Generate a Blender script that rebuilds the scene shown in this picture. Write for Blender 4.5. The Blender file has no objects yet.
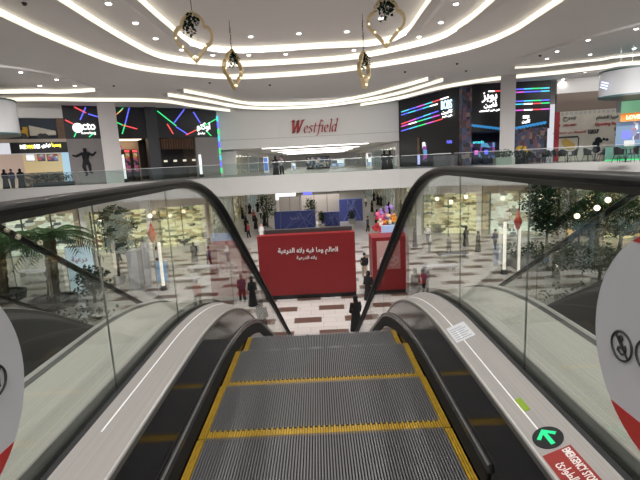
import bpy, math, random
from mathutils import Vector, Matrix, geometry
random.seed(7)
PI = math.pi
R = math.radians
COL = bpy.context.scene.collection
SC = bpy.context.scene

# ------------------------------------------------------------------ camera
FPX, PITCH, ROLL = 450.0, R(9.95), R(2.85)
CAM = Vector((0.02, 0.0, 1.05))
_f = Vector((0, math.cos(PITCH), -math.sin(PITCH)))
_r0 = Vector((1, 0, 0)); _u0 = _r0.cross(_f)
_r = _r0*math.cos(ROLL) - _u0*math.sin(ROLL)
_u = _r0*math.sin(ROLL) + _u0*math.cos(ROLL)
cd = bpy.data.cameras.new('camera'); cam = bpy.data.objects.new('camera', cd); COL.objects.link(cam)
m3 = Matrix((_r, _u, -_f)).transposed()
cam.matrix_world = Matrix.Translation(CAM) @ m3.to_4x4()
cd.sensor_width = 36; cd.lens = 36*FPX/640; cd.clip_start = 0.05; cd.clip_end = 400
SC.camera = cam
SC.view_settings.view_transform = 'Standard'; SC.view_settings.look = 'None'
SC.view_settings.gamma = 1; SC.view_settings.use_curve_mapping = False
SC.view_settings.exposure = 0.0
# ------------------------------------------------------------------ world and wide light
w = bpy.data.worlds.new('world'); SC.world = w; w.use_nodes = True
w.node_tree.nodes['Background'].inputs[0].default_value = (0.93, 0.93, 1.0, 1)
w.node_tree.nodes['Background'].inputs[1].default_value = 0.75
SPOT_W = 600
STRIP_E = 1.15
def area(name, loc, size, sy, watts, color=(1, .96, .9), rot=(0, 0, 0)):
    l = bpy.data.lights.new(name, 'AREA'); l.shape = 'RECTANGLE'; l.size = size; l.size_y = sy; l.energy = watts; l.color = color
    o = bpy.data.objects.new(name, l); COL.objects.link(o); o.location = loc; o.rotation_euler = rot
    return o
# unseen fill light added over the landing to brighten the near deck
area('landing_fill_light', (0, -5.5, 6.6), 9, 5, 600)

# hidden lights added behind the far cove to brighten the white header wall
for x_, sx_ in ((-6, 6), (0, 6), (6, 6)):
    area('header_wall_fill', (x_, 44.6, 6.3), sx_, .5, 40, (1, .98, .93), (R(68), 0, 0))
# unseen one-sided lights added to brighten the far side of the hall
for x_, y_, rz_, w_ in ((-15, 20, 22, 1500), (-4, 22, 3, 1300), (6, 22, -3, 1300), (16, 18, -25, 1500)):
    fl_ = area('hall_fill_light', (x_, y_, 6.5), 6, .6, w_*.42, (1, .98, .96), (R(58), 0, R(rz_))); fl_.data.spread = R(80)
area('side_wall_fill', (24.5, 35.5, 6.3), 8, .5, 110, (1, .98, .95), (R(65), 0, R(-14)))  # unseen fill lights added for the right and left upper walls
area('side_wall_fill', (-27, 35.0, 6.3), 6, .5, 60, (1, .95, .9), (R(65), 0, R(30)))

# ------------------------------------------------------------------ pixel helpers (turn a photo position into a place on a real plane)
def ray(x, y):
    return _f + _r*((x-320)/FPX) - _u*((y-240)/FPX)
def onz(x, y, z=0.0):
    d = ray(x, y); return CAM + d*((z-CAM.z)/d.z)
def onY(x, y, Y):
    d = ray(x, y); return CAM + d*(Y/d.y)
def onX(x, y, X):
    d = ray(x, y); return CAM + d*((X-CAM.x)/d.x)

# ------------------------------------------------------------------ materials
MATS = {}
def mat(name, col, rough=.5, metal=0., emit=None, es=1., noise=0., nscale=8., bump=0., coat=0., spec=None):
    if name in MATS: return MATS[name]
    m = bpy.data.materials.new(name); m.use_nodes = True; nt = m.node_tree
    b = nt.nodes['Principled BSDF']
    b.inputs['Base Color'].default_value = (*col, 1); b.inputs['Roughness'].default_value = rough; b.inputs['Metallic'].default_value = metal
    if coat: b.inputs['Coat Weight'].default_value = coat
    if spec is not None: b.inputs['Specular IOR Level'].default_value = spec
    if emit:
        b.inputs['Emission Color'].default_value = (*emit, 1); b.inputs['Emission Strength'].default_value = es
    if noise or bump:
        tc = nt.nodes.new('ShaderNodeTexCoord'); n = nt.nodes.new('ShaderNodeTexNoise'); n.inputs['Scale'].default_value = nscale; n.inputs['Detail'].default_value = 4
        nt.links.new(tc.outputs['Object'], n.inputs['Vector'])
        if noise:
            mx = nt.nodes.new('ShaderNodeMixRGB'); mx.blend_type = 'MULTIPLY'; mx.inputs[1].default_value = (*col, 1)
            cr = nt.nodes.new('ShaderNodeValToRGB'); cr.color_ramp.elements[0].position = .3; cr.color_ramp.elements[1].position = .7
            cr.color_ramp.elements[0].color = (1-noise,)*3+(1,); cr.color_ramp.elements[1].color = (1, 1, 1, 1)
            nt.links.new(n.outputs[0], cr.inputs[0]); nt.links.new(cr.outputs[0], mx.inputs[2]); mx.inputs[0].default_value = 1
            nt.links.new(mx.outputs[0], b.inputs['Base Color'])
        if bump:
            bp = nt.nodes.new('ShaderNodeBump'); bp.inputs['Strength'].default_value = bump; nt.links.new(n.outputs[0], bp.inputs['Height']); nt.links.new(bp.outputs[0], b.inputs['Normal'])
    MATS[name] = m; return m
def glass(name, tint=(.93, .97, .95), ior=1.45):
    if name in MATS: return MATS[name]
    m = bpy.data.materials.new(name); m.use_nodes = True; nt = m.node_tree; nt.nodes.clear()
    o = nt.nodes.new('ShaderNodeOutputMaterial'); mx = nt.nodes.new('ShaderNodeMixShader'); t = nt.nodes.new('ShaderNodeBsdfTransparent'); g = nt.nodes.new('ShaderNodeBsdfGlossy'); fr = nt.nodes.new('ShaderNodeFresnel')
    t.inputs[0].default_value = (*tint, 1); g.inputs['Roughness'].default_value = .01; fr.inputs[0].default_value = ior
    ge = nt.nodes.new('ShaderNodeNewGeometry'); mi = nt.nodes.new('ShaderNodeMapRange'); mi.inputs['To Min'].default_value = ior; mi.inputs['To Max'].default_value = 1/ior
    nt.links.new(ge.outputs['Backfacing'], mi.inputs['Value']); nt.links.new(mi.outputs[0], fr.inputs[0])
    nt.links.new(fr.outputs[0], mx.inputs[0]); nt.links.new(t.outputs[0], mx.inputs[1]); nt.links.new(g.outputs[0], mx.inputs[2]); nt.links.new(mx.outputs[0], o.inputs[0])
    MATS[name] = m; return m
def ramp_mat(name, cols, scale=3., rough=.6, emit=0., detail=5., sx=1, sy=1, sz=1):
    """random coloured wares / graffiti / display mix"""
    if name in MATS: return MATS[name]
    m = bpy.data.materials.new(name); m.use_nodes = True; nt = m.node_tree; b = nt.nodes['Principled BSDF']
    tc = nt.nodes.new('ShaderNodeTexCoord'); mp = nt.nodes.new('ShaderNodeMapping'); mp.inputs['Scale'].default_value = (sx, sy, sz)
    n = nt.nodes.new('ShaderNodeTexVoronoi'); n.inputs['Scale'].default_value = scale; n.distance = 'CHEBYCHEV'; n.inputs['Randomness'].default_value = .75
    cr = nt.nodes.new('ShaderNodeValToRGB'); cr.color_ramp.interpolation = 'CONSTANT'
    e = cr.color_ramp.elements
    while len(e) < len(cols): e.new(.5)
    for i, c in enumerate(cols):
        e[i].position = i/len(cols); e[i].color = (*c, 1)
    nt.links.new(tc.outputs['Object'], mp.inputs[0]); nt.links.new(mp.outputs[0], n.inputs['Vector'])
    sp = nt.nodes.new('ShaderNodeSeparateColor'); nt.links.new(n.outputs['Color'], sp.inputs[0]); nt.links.new(sp.outputs[0], cr.inputs[0])
    nt.links.new(cr.outputs[0], b.inputs['Base Color']); b.inputs['Roughness'].default_value = rough
    if emit:
        nt.links.new(cr.outputs[0], b.inputs['Emission Color']); b.inputs['Emission Strength'].default_value = emit
    MATS[name] = m; return m

white = mat('white_paint', (.80, .78, .76), .6, noise=.05, nscale=.4)
ceilm = mat('ceiling_paint', (.74, .715, .71), .7, noise=.05, nscale=.2)
headm = mat('header_paint', (.74, .73, .70), .6)
fasc = mat('bulkhead_paint', (.42, .41, .395), .5, noise=.04, nscale=.5)
colm = mat('column_paint', (.60, .57, .56), .6)
dark = mat('dark_panel', (.035, .036, .042), .45)
black = mat('black', (.012, .012, .014), .4)
grayp = mat('grey_panel', (.30, .275, .27), .6)
steel = mat('steel', (.55, .55, .54), .3, 1.0)
wood = mat('wood', (.20, .12, .07), .5, noise=.3, nscale=3)
led_w = mat('led_white', (1, 1, 1), .5, emit=(1, 1, .97), es=2.2)
cove_e = mat('cove_light', (1, 1, 1), .5, emit=(1, .92, .70), es=STRIP_E)
warm_e = mat('warm_glow', (.8, .6, .4), .6, emit=(1, .72, .42), es=.75)
cream_e = mat('cream_glow', (.9, .85, .75), .6, emit=(1, .9, .72), es=.8)
white_e = mat('white_glow', (1, 1, 1), .6, emit=(.95, .97, 1), es=.85)
red_e = mat('led_red', (.5, .05, .05), .5, emit=(1, .10, .10), es=1.1)
green_e = mat('led_green', (.05, .5, .1), .5, emit=(.05, .85, .28), es=1.1)
blue_e = mat('led_blue', (.05, .05, .5), .5, emit=(.14, .16, 1), es=1.3)
cyan_e = mat('led_cyan', (.05, .4, .5), .5, emit=(.1, .8, .95), es=1.0)
mag_e = mat('led_magenta', (.5, .05, .4), .5, emit=(.85, .15, .75), es=1.0)
redp = mat('red_panel', (.25, .010, .014), .45)
leaf = mat('leaf', (.045, .085, .03), .8, spec=.1, noise=.5, nscale=12)
leaf2 = mat('leaf_dark', (.02, .045, .022), .8, spec=.1, noise=.5, nscale=12)
bark = mat('bark', (.11, .075, .05), .8, noise=.5, nscale=10, bump=.4)
gold = mat('gold', (.75, .60, .36), .35, .7, noise=.2, nscale=5)
skin = mat('skin', (.42, .25, .17), .6)
cloth_k = mat('black_cloth', (.012, .012, .014), .9)
cloth_w = mat('white_cloth', (.75, .74, .72), .8)
cloth_b = mat('beige_cloth', (.45, .36, .27), .8)
cloth_n = mat('navy_cloth', (.03, .05, .12), .8)
cloth_r = mat('red_cloth', (.45, .04, .05), .8)
rail_glass = glass('rail_glass', (.86, .92, .90))
esc_glass = glass('escalator_glass', (.90, .92, .905), 1.5)

# ------------------------------------------------------------------ object helpers
def tag(o, label=None, cat=None, group=None, kind=None):
    if label: o['label'] = label
    if cat: o['category'] = cat
    if group: o['group'] = group
    if kind: o['kind'] = kind
    return o
def thing(name, loc, label, cat, group=None, rz=0):
    o = bpy.data.objects.new(name, None); COL.objects.link(o); o.location = loc; o.rotation_euler = (0, 0, rz); o.empty_display_size = .1
    return tag(o, label, cat, group)
def kids(o): return [c for c in COL.objects if c.parent == o]
def copy_tree(o, parent=None):
    c = o.copy(); COL.objects.link(c); c.parent = parent
    for ch in kids(o): copy_tree(ch, c)
    return c
def wloc(p):
    v = Vector((0, 0, 0))
    while p: v += p.location; p = p.parent
    return v
class MB:
    def __init__(s): s.v = []; s.f = []; s.m = []; s.ms = []; s.xf = None; s.cur = 0
    def use(s, m):
        if m not in s.ms: s.ms.append(m)
        s.cur = s.ms.index(m); return s
    def add(s, vs, fs):
        n = len(s.v)
        for p in vs:
            p = Vector(p)
            if s.xf: p = s.xf(p)
            s.v.append(p)
        for f in fs: s.f.append([i+n for i in f]); s.m.append(s.cur)
        return s
    def box(s, x0, x1, y0, y1, z0, z1):
        return s.add([(x, y, z) for x in (x0, x1) for y in (y0, y1) for z in (z0, z1)],
            [(0, 1, 3, 2), (4, 6, 7, 5), (0, 4, 5, 1), (2, 3, 7, 6), (0, 2, 6, 4), (1, 5, 7, 3)])
    def obox(s, c, sx, sy, sz, rz=0., rx=0., ry=0.):
        M = Matrix.Translation(c) @ Matrix.Rotation(rz, 4, 'Z') @ Matrix.Rotation(ry, 4, 'Y') @ Matrix.Rotation(rx, 4, 'X')
        return s.add([M @ Vector((x, y, z)) for x in (-sx/2, sx/2) for y in (-sy/2, sy/2) for z in (-sz/2, sz/2)],
            [(0, 1, 3, 2), (4, 6, 7, 5), (0, 4, 5, 1), (2, 3, 7, 6), (0, 2, 6, 4), (1, 5, 7, 3)])
    def prism(s, pts, z0, z1):
        n = len(pts)
        return s.add([(p[0], p[1], z0) for p in pts]+[(p[0], p[1], z1) for p in pts],
            [list(range(n))[::-1], list(range(n, 2*n))]+[(i, (i+1) % n, (i+1) % n+n, i+n) for i in range(n)])
    def loft(s, rings, closed=True, cap=True):
        n = len(rings[0]); vs = [p for r in rings for p in r]; fs = []
        for k in range(len(rings)-1):
            for i in range(n if closed else n-1):
                j = (i+1) % n; fs.append((k*n+i, k*n+j, (k+1)*n+j, (k+1)*n+i))
        if cap and closed: fs += [list(range(n))[::-1], [(len(rings)-1)*n+i for i in range(n)]]
        return s.add(vs, fs)
    def tube(s, pts, r, n=8, cap=True, flat=None):
        pts = [Vector(p) for p in pts]; rings = []; up = Vector((0, 0, 1))
        rr = r if isinstance(r, (list, tuple)) else [r]*len(pts)
        pn = None
        for i, p in enumerate(pts):
            t = (pts[min(i+1, len(pts)-1)]-pts[max(i-1, 0)])
            t = t.normalized() if t.length > 1e-9 else Vector((0, 0, 1))
            if pn is None:
                a = up if abs(t.z) < .9 else Vector((1, 0, 0)); pn = t.cross(a).normalized()
            pn = (pn-t*pn.dot(t)).normalized(); b = t.cross(pn)
            fl = flat or 1
            rings.append([p+pn*math.cos(2*PI*k/n)*rr[i]+b*math.sin(2*PI*k/n)*rr[i]*fl for k in range(n)])
        return s.loft(rings, True, cap)
    def lathe(s, prof, n=16, c=(0, 0, 0)):
        c = Vector(c)
        return s.loft([[c+Vector((r*math.cos(2*PI*k/n), r*math.sin(2*PI*k/n), z)) for k in range(n)] for r, z in prof])
    def ball(s, c, rx, ry=None, rz=None, n=10, m=6):
        ry = ry or rx; rz = rz or rx; c = Vector(c)
        return s.loft([[c+Vector((rx*math.sin(a)*math.cos(2*PI*k/n), ry*math.sin(a)*math.sin(2*PI*k/n), -rz*math.cos(a))) for k in range(n)] for a in [PI*(i+.12)/(m+.24) for i in range(m+1)]])
    def build(s, name, parent=None, smooth=False, m=None):
        if m: s.ms = [m]; s.m = [0]*len(s.f)
        off = wloc(parent) if parent else Vector((0, 0, 0))
        loc = Vector((0, 0, 0))
        me = bpy.data.meshes.new(name); me.from_pydata([p-off for p in s.v], [], s.f)
        for mm in s.ms: me.materials.append(mm)
        me.polygons.foreach_set('material_index', s.m)
        me.update()
        import bmesh
        bm = bmesh.new(); bm.from_mesh(me); bmesh.ops.recalc_face_normals(bm, faces=bm.faces); bm.to_mesh(me); bm.free()
        if smooth:
            me.polygons.foreach_set('use_smooth', [True]*len(me.polygons))
            try: me.set_sharp_from_angle(angle=R(40))
            except Exception: pass
        o = bpy.data.objects.new(name, me); COL.objects.link(o); o.parent = parent
        return o
def struct(o): o['kind'] = 'structure'; return o

# Arabic letter shaping (joined presentation forms, drawn right to left)
SH = {}
for ch, b_, n_ in (('ا',0xFE8D,2),('ب',0xFE8F,4),('ة',0xFE93,2),('ت',0xFE95,4),('ج',0xFE9D,4),('ح',0xFEA1,4),('خ',0xFEA5,4),('د',0xFEA9,2),('ر',0xFEAD,2),('ز',0xFEAF,2),('س',0xFEB1,4),('ص',0xFEB9,4),('ط',0xFEC1,4),('ع',0xFEC9,4),('غ',0xFECD,4),('ف',0xFED1,4),('ق',0xFED5,4),('ك',0xFED9,4),('ل',0xFEDD,4),('م',0xFEE1,4),('ن',0xFEE5,4),('ه',0xFEE9,4),('و',0xFEED,2),('ي',0xFEF1,4),('ئ',0xFE89,4),('\u0001',0xFEFB,2)):
    SH[ch] = [b_+i for i in range(n_)]
def shape(s):
    s = s.replace('لا', '\u0001'); out = []
    for i, c in enumerate(s):
        if c not in SH: out.append(c); continue
        f = SH[c]; prev = i > 0 and s[i-1] in SH and len(SH[s[i-1]]) == 4
        nxt = i+1 < len(s) and s[i+1] in SH and len(f) == 4
        k = (1 if prev else 0)+(2 if nxt else 0)
        out.append(chr(f[k if k < len(f) else 0]))
    return ''.join(reversed(out))
def text_mesh(body, bold=.02, extrude=.02, shear=0.):
    """text as (verts, faces) with height scaled so capital height ~ .7 and centred; returns also width"""
    c = bpy.data.curves.new('lettering', 'FONT'); c.body = body; c.size = 1; c.offset = bold; c.extrude = extrude; c.shear = shear; c.resolution_u = 3; c.align_x = 'CENTER'; c.align_y = 'CENTER'
    o = bpy.data.objects.new('lettering', c); COL.objects.link(o)
    dg = bpy.context.evaluated_depsgraph_get(); me = bpy.data.meshes.new_from_object(o.evaluated_get(dg))
    vs = [v.co.copy() for v in me.vertices]; fs = [list(p.vertices) for p in me.polygons]
    bpy.data.objects.remove(o); bpy.data.curves.remove(c); bpy.data.meshes.remove(me)
    xs = [v.x for v in vs]; ys = [v.y for v in vs]
    cx, cy = (min(xs)+max(xs))/2, (min(ys)+max(ys))/2
    return [Vector((v.x-cx, v.y-cy, v.z)) for v in vs], fs, max(xs)-min(xs), max(ys)-min(ys)
def put_text(mb, body, origin, ux, uy, width, height=None, bold=.02, shear=0., depth=.02, off=.0):
    """lay text centred at origin on the plane spanned by ux (reading direction), uy (up)"""
    vs, fs, W, H = text_mesh(body, bold, .5, shear)
    ux = Vector(ux).normalized(); uy = Vector(uy).normalized(); n = ux.cross(uy)
    sx = width/W; sy = (height/H) if height else sx
    mb.add([Vector(origin)+ux*(v.x*sx)+uy*(v.y*sy)+n*(v.z*depth+depth/2+off) for v in vs], fs)

# vertical facade plane through two ground points; u runs left to right seen from the atrium, d = out towards the viewer
class Fac:
    def __init__(s, A, B):
        s.A = Vector((A[0], A[1], 0)); s.B = Vector((B[0], B[1], 0)); s.t = (s.B-s.A).normalized(); s.L = (s.B-s.A).length
        s.n = Vector((s.t.y, -s.t.x, 0))
    def px(s, x, y):
        d = ray(x, y); k = (s.A-CAM).dot(s.n)/d.dot(s.n); p = CAM+d*k
        return (p-s.A).dot(s.t), p.z
    def P(s, u, z, d=0.): return s.A+s.t*u+s.n*d+Vector((0, 0, z))
    def xf(s): return lambda p: s.A+s.t*p.x+s.n*p.y+Vector((0, 0, p.z))
    def mb(s):
        m = MB(); m.xf = s.xf(); return m          # box(u0,u1,d0,d1,z0,z1)
    def pbox(s, mb, x0, y0, x1, y1, d0, d1):       # corners from the photo
        u0, z0 = s.px(x0, y0); u1, z1 = s.px(x1, y1)
        return mb.box(min(u0, u1), max(u0, u1), d0, d1, min(z0, z1), max(z0, z1))
    def bar(s, mb, x0, y0, x1, y1, w=.06, d0=.05, d1=.12):
        a = s.px(x0, y0); b = s.px(x1, y1); dx, dz = b[0]-a[0], b[1]-a[1]; L = math.hypot(dx, dz) or 1; nx, nz = -dz/L*w/2, dx/L*w/2
        q = [(a[0]+nx, a[1]+nz), (b[0]+nx, b[1]+nz), (b[0]-nx, b[1]-nz), (a[0]-nx, a[1]-nz)]
        return mb.add([(u, d, z) for d in (d0, d1) for u, z in q], [(0, 1, 2, 3), (7, 6, 5, 4), (0, 4, 5, 1), (1, 5, 6, 2), (2, 6, 7, 3), (3, 7, 4, 0)])
    def text(s, mb, body, x, y, width_px, h_px=None, bold=.02, shear=0., d=.1):
        u, z = s.px(x, y); u1, _ = s.px(x+width_px, y); w = abs(u1-u)
        h = None
        if h_px: h = abs(s.px(x, y-h_px)[1]-z)
        sx = mb.xf; mb.xf = None
        put_text(mb, body, s.P(u, z, d), s.t, (0, 0, 1), w, h, bold, shear, .06); mb.xf = sx

# ================================================================== SETTING
LOW = -6.5
# ---- lower floor
fl = bpy.data.materials.new('pale_tile'); fl.use_nodes = True; nt = fl.node_tree; b = nt.nodes['Principled BSDF']
tc = nt.nodes.new('ShaderNodeTexCoord'); br = nt.nodes.new('ShaderNodeTexBrick'); br.offset = .5
br.inputs['Color1'].default_value = (.56, .53, .51, 1); br.inputs['Color2'].default_value = (.61, .58, .56, 1); br.inputs['Mortar'].default_value = (.42, .39, .38, 1)
br.inputs['Scale'].default_value = 1; br.inputs['Mortar Size'].default_value = .012; br.inputs['Brick Width'].default_value = 1.2; br.inputs['Row Height'].default_value = .6
nt.links.new(tc.outputs['Object'], br.inputs['Vector']); nt.links.new(br.outputs[0], b.inputs['Base Color']); b.inputs['Roughness'].default_value = .22
struct(MB().use(fl).box(-70, 70, -20, 130, LOW-.3, LOW).build('floor'))
inl = MB().use(mat('brown_inlay', (.12, .075, .06), .3))
for r in range(14):
    y = 17.3+r*1.75
    for k in range(-8, 9):
        x = -.75+k*2.45+(1.2 if r % 2 else 0)
        inl.box(x-.66, x+.66, y-.36, y+.36, LOW+.001, LOW+.006)
struct(inl.build('trim_1'))
# ---- upper slab with the atrium void
edge = [(-62, 34), (-40, 36), (-20, 38), (-8, 38.6), (7, 38.2), (11, 36.8), (15, 34.6), (20, 32.2), (26, 27.5), (36, 20), (62, 12)]
upm = mat('upper_tile', (.58, .55, .53), .25, noise=.08, nscale=.6)
def slab(name, pts, z0, z1, m): return struct(MB().use(m).prism(pts, z0, z1).build(name))
def strip_slab(name, e, back, z0, z1, m):
    mb = MB().use(m)
    for a, c in zip(e[:-1], e[1:]):
        mb.prism([a, c, (c[0], back), (a[0], back)], z0, z1)
    return struct(mb.build(name))
strip_slab('floor_upper', edge, 130, -.25, 0, upm)
# bulkhead (painted slab edge)
mb = MB().use(fasc)
for a, c in zip(edge[:-1], edge[1:]):
    t = (Vector(c)-Vector(a)).normalized(); n = Vector((t.y, -t.x))*.12
    mb.prism([(a[0]+n.x, a[1]+n.y), (c[0]+n.x, c[1]+n.y), c, a], -1.5, .04)
struct(mb.build('trim_2'))
mb = MB().use(white)
for a, c in zip(edge[:-1], edge[1:]):
    mb.prism([a, c, (c[0], 130), (a[0], 130)], -1.5, -1.4)
struct(mb.build('ceiling_lower'))
# near landing slab under the camera
struct(MB().use(upm).box(-30, 30, -16, .2, -.9, -.06).build('floor_landing'))
# ---- ceiling with recessed light coves
CZ = 6.8
def cpx(l): return [onz(x, y, CZ).xy for x, y in l]
def resample(pts, closed=False, step=.6):
    # Catmull-Rom smoothing
    out = []; n = len(pts)
    for i in range(n-1):
        p0 = pts[max(i-1, 0)]; p1 = pts[i]; p2 = pts[i+1]; p3 = pts[min(i+2, n-1)]
        k = max(2, int((p2-p1).length/step))
        for j in range(k):
            t = j/k
            out.append(.5*((2*p1)+(p2-p0)*t+(2*p0-5*p1+4*p2-p3)*t*t+(3*p1-p0-3*p2+p3)*t*t*t))
    out.append(pts[-1]); return out
A_ = [Vector((-5.7, -9)), Vector((-5.75, 5))]+cpx([(140, 0), (165, 22), (190, 42), (215, 49), (245, 50), (320, 46), (372, 43), (404, 33), (430, 0)])+[Vector((4.7, 5)), Vector((4.7, -9))]
B_ = [Vector((-8.25, -9)), Vector((-8.25, 5))]+cpx([(62, 0), (90, 18), (130, 42), (160, 56), (200, 62), (240, 64), (320, 60), (360, 56), (400, 48), (440, 37), (462, 24), (492, 0)])+[Vector((7.1, 5)), Vector((7.1, -9))]
C_ = [Vector((-11, -9)), Vector((-11, 5))]+cpx([(0, 13), (40, 32), (100, 57), (130, 66), (160, 71), (200, 75), (240, 77), (320, 72), (370, 66), (420, 58), (470, 47), (510, 32), (560, 0)])+[Vector((9.9, 5)), Vector((9.9, -9))]
D_ = [Vector((-40, 30))]+cpx([(0, 92), (60, 92), (95, 90)])
E_ = [Vector((-44, 33))]+cpx([(0, 100), (95, 100), (160, 101), (200, 107), (250, 112), (320, 110), (360, 105), (400, 98), (440, 88), (480, 81), (515, 77), (560, 72.5), (606, 67), (640, 63)])+[Vector((36, 35))]
F_ = cpx([(168, 95), (200, 100), (250, 108), (310, 107), (360, 101), (400, 93), (443, 80)])
G_ = cpx([(184, 91), (215, 97), (255, 104), (320, 103), (360, 97), (400, 87), (428, 79)])
H_ = cpx([(515, 68), (540, 66.5), (560, 64), (600, 60), (640, 55)])+[Vector((36, 28))]
CT = CZ+.17
struct(MB().use(ceilm).add([(-62, -18, CT), (62, -18, CT), (62, 62, CT), (-62, 62, CT), (-62, -18, CT+.3), (62, -18, CT+.3), (62, 62, CT+.3), (-62, 62, CT+.3)], [(0, 1, 2, 3), (7, 6, 5, 4)]).build('ceiling'))
cove_lab = ['innermost curved light cove stepping down from the ceiling', 'second curved light cove from the middle of the ceiling', 'third and widest of the big curved light coves overhead', 'short straight light cove at far left ending at the white column', 'longest thin cove curving above the dark shopfronts and white header', 'second of the three bent coves before the white header wall', 'shortest bent cove before the white header wall', 'upper thin straight light cove on the right above the hoarding']
for i, (pl, dp) in enumerate(((A_, .17), (B_, .17), (C_, .17), (D_, .14), (E_, .15), (F_, .15), (G_, .15), (H_, .08))):
    p = resample(pl); tr = thing('cove_light', (p[0].x, p[0].y, CT), cove_lab[i], 'ceiling light')
    rb = MB().use(ceilm); df = MB().use(cove_e); N = []
    for j, q in enumerate(p):
        t = (p[min(j+1, len(p)-1)]-p[max(j-1, 0)]).normalized(); n = Vector((-t.y, t.x))
        if n.dot(Vector((0, 6))-q) < 0: n = -n
        N.append(n)
    def V(q, n, o, z): return (q.x+n.x*o, q.y+n.y*o, z)
    rb.loft([[V(q, n, -.02, CT), V(q, n, -.02, CZ-dp+.03), V(q, n, .06, CZ-dp+.03), V(q, n, .06, CZ-dp), V(q, n, -.30, CZ-dp), V(q, n, -.80, CT)] for q, n in zip(p, N)])
    df.loft([[V(q, n, -.015, CZ+dp*.9), V(q, n, .015, CZ+dp*.9), V(q, n, .035, CZ-dp+.035), V(q, n, -.01, CZ-dp+.035)] for q, n in zip(p, N)])
    rb.build('rib', tr); df.build('diffuser', tr)
# raised side bays of the ceiling: thin downstand lines
for k, l in enumerate(([(0, 68), (30, 72), (60, 78), (80, 84), (95, 89)], [(515, 62), (545, 52), (590, 39), (640, 26)])):
    p = resample(cpx(l)); t = MB().use(ceilm)
    for a, c in zip(p[:-1], p[1:]):
        n = (c-a).normalized(); n = Vector((-n.y, n.x))*.04
        t.prism([a+n, c+n, c-n, a-n], CZ+.05, CZ+.17)
    struct(t.build('trim_%d' % (3+k)))
# ---- side and back walls of the hall
struct(MB().use(mat('hall_wall', (.42, .40, .39), .7)).box(-62, -61.7, -18, 62, LOW, CZ+.17).build('wall_left'))
struct(MB().use(MATS['hall_wall']).box(61.7, 62, -18, 62, LOW, CZ+.17).build('wall_right'))
struct(MB().use(MATS['hall_wall']).box(-62, 62, -18.3, -18, LOW, -1).build('wall_near'))

# ---- white header wall with the corridor under it
hd = [(-10.4, 49.6), (-4, 50.6), (3.5, 50.6), (9.15, 49.9)]
mb = MB().use(headm)
for a, c in zip(hd[:-1], hd[1:]):
    mb.prism([a, c, (c[0], c[1]+.4), (a[0], a[1]+.4)], 2.75, CZ+.17)
struct(mb.build('wall_header'))
mb = MB().use(mat('header_lip', (.5, .49, .46), .6))
for a, c in zip(hd[:-1], hd[1:]):
    mb.prism([(a[0], a[1]-.05), (c[0], c[1]-.05), c, a], 3.72, 3.78)
struct(mb.build('trim_5'))
struct(MB().use(white).box(-13, 13, 50, 110, 2.75, 2.85).build('ceiling_corridor'))
struct(MB().use(white).box(-12, 12, 108, 108.3, 0, 2.8).build('wall_far'))
struct(MB().use(white).box(-62, 62, 112, 112.3, LOW, -1.4).build('wall_far_lower'))
for z, y0, ztop in ((0, 52, 2.75), (LOW, 55, -1.5)):  # lower corridor panels are added to brighten the level below
    for k in range(5):
        y = y0+k*11; hw = 6.0 if z == 0 else 3.2; hd_ = .35 if z == 0 else 1.2
        o = thing('ceiling_panel', (0, y, ztop), '%s corridor ceiling light panel %s' % ('upper' if z == 0 else 'added lower', ['nearest the atrium', 'second from the atrium', 'halfway down the corridor', 'fourth from the atrium', 'at the far end'][k]), 'ceiling light')
        MB().use(mat('panel_white' if z else 'panel_soft', (1, 1, 1), .5, emit=(1, .95, .88), es=6 if z else 8)).box(-hw, hw, y-hd_, y+hd_, ztop-.03, ztop+.01).build('diffuser', o)
        MB().use(steel).box(-hw-.1, hw+.1, y-hd_-.1, y+hd_+.1, ztop, ztop+.04).build('frame', o)

# ================================================================== ESCALATOR
def path_z(y, ys, r, total=6.5):
    a = R(30); L1 = r*math.sin(a); d1 = r*(1-math.cos(a))
    if y <= ys: return 0.
    if y <= ys+L1: return -(r-math.sqrt(max(0, r*r-(y-ys)**2)))
    ye = ys+L1+(total-2*d1)/math.tan(a)
    if y <= ye: return -(d1+(y-ys-L1)*math.tan(a))
    if y <= ye+L1: return -(total-(r-math.sqrt(max(0, r*r-(ye+L1-y)**2))))
    return -total
YS = [-0.9]+[0.2*i for i in range(0, 9)]+[1.7+.1*i for i in range(0, 17)]+[3.5+i for i in range(0, 10)]+[12.6+.2*i for i in range(0, 12)]+[15.6, 16.4]
DK = (1.72, 3.0)
def sweep(profile, ys, m, name, parent, closed=True, smooth=False, pr=DK, mirror=1):
    mb = MB().use(m)
    mb.loft([[(mirror*x, y, z+path_z(y, *pr)) for x, z in profile] for y in ys], closed)
    return mb.build(name, parent, smooth)
esc = thing('escalator', (0, 0, 0), 'escalator going down from the camera with black ribbed steps, yellow edges and glass sides', 'escalator')
deck_m = bpy.data.materials.new('brushed_deck'); deck_m.use_nodes = True; nt = deck_m.node_tree; b = nt.nodes['Principled BSDF']
def brushed(nt, b, c1, c2, rough, metal, sc):
    tc = nt.nodes.new('ShaderNodeTexCoord'); mp = nt.nodes.new('ShaderNodeMapping'); mp.inputs['Scale'].default_value = sc
    n = nt.nodes.new('ShaderNodeTexNoise'); n.inputs['Scale'].default_value = 1; n.inputs['Detail'].default_value = 3
    cr = nt.nodes.new('ShaderNodeValToRGB'); cr.color_ramp.elements[0].color = (*c1, 1); cr.color_ramp.elements[1].color = (*c2, 1); cr.color_ramp.elements[0].position = .35; cr.color_ramp.elements[1].position = .65
    for a, c in ((tc.outputs['Object'], mp.inputs[0]), (mp.outputs[0], n.inputs['Vector']), (n.outputs[0], cr.inputs[0]), (cr.outputs[0], b.inputs['Base Color'])): nt.links.new(a, c)
    b.inputs['Roughness'].default_value = rough; b.inputs['Metallic'].default_value = metal
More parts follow.
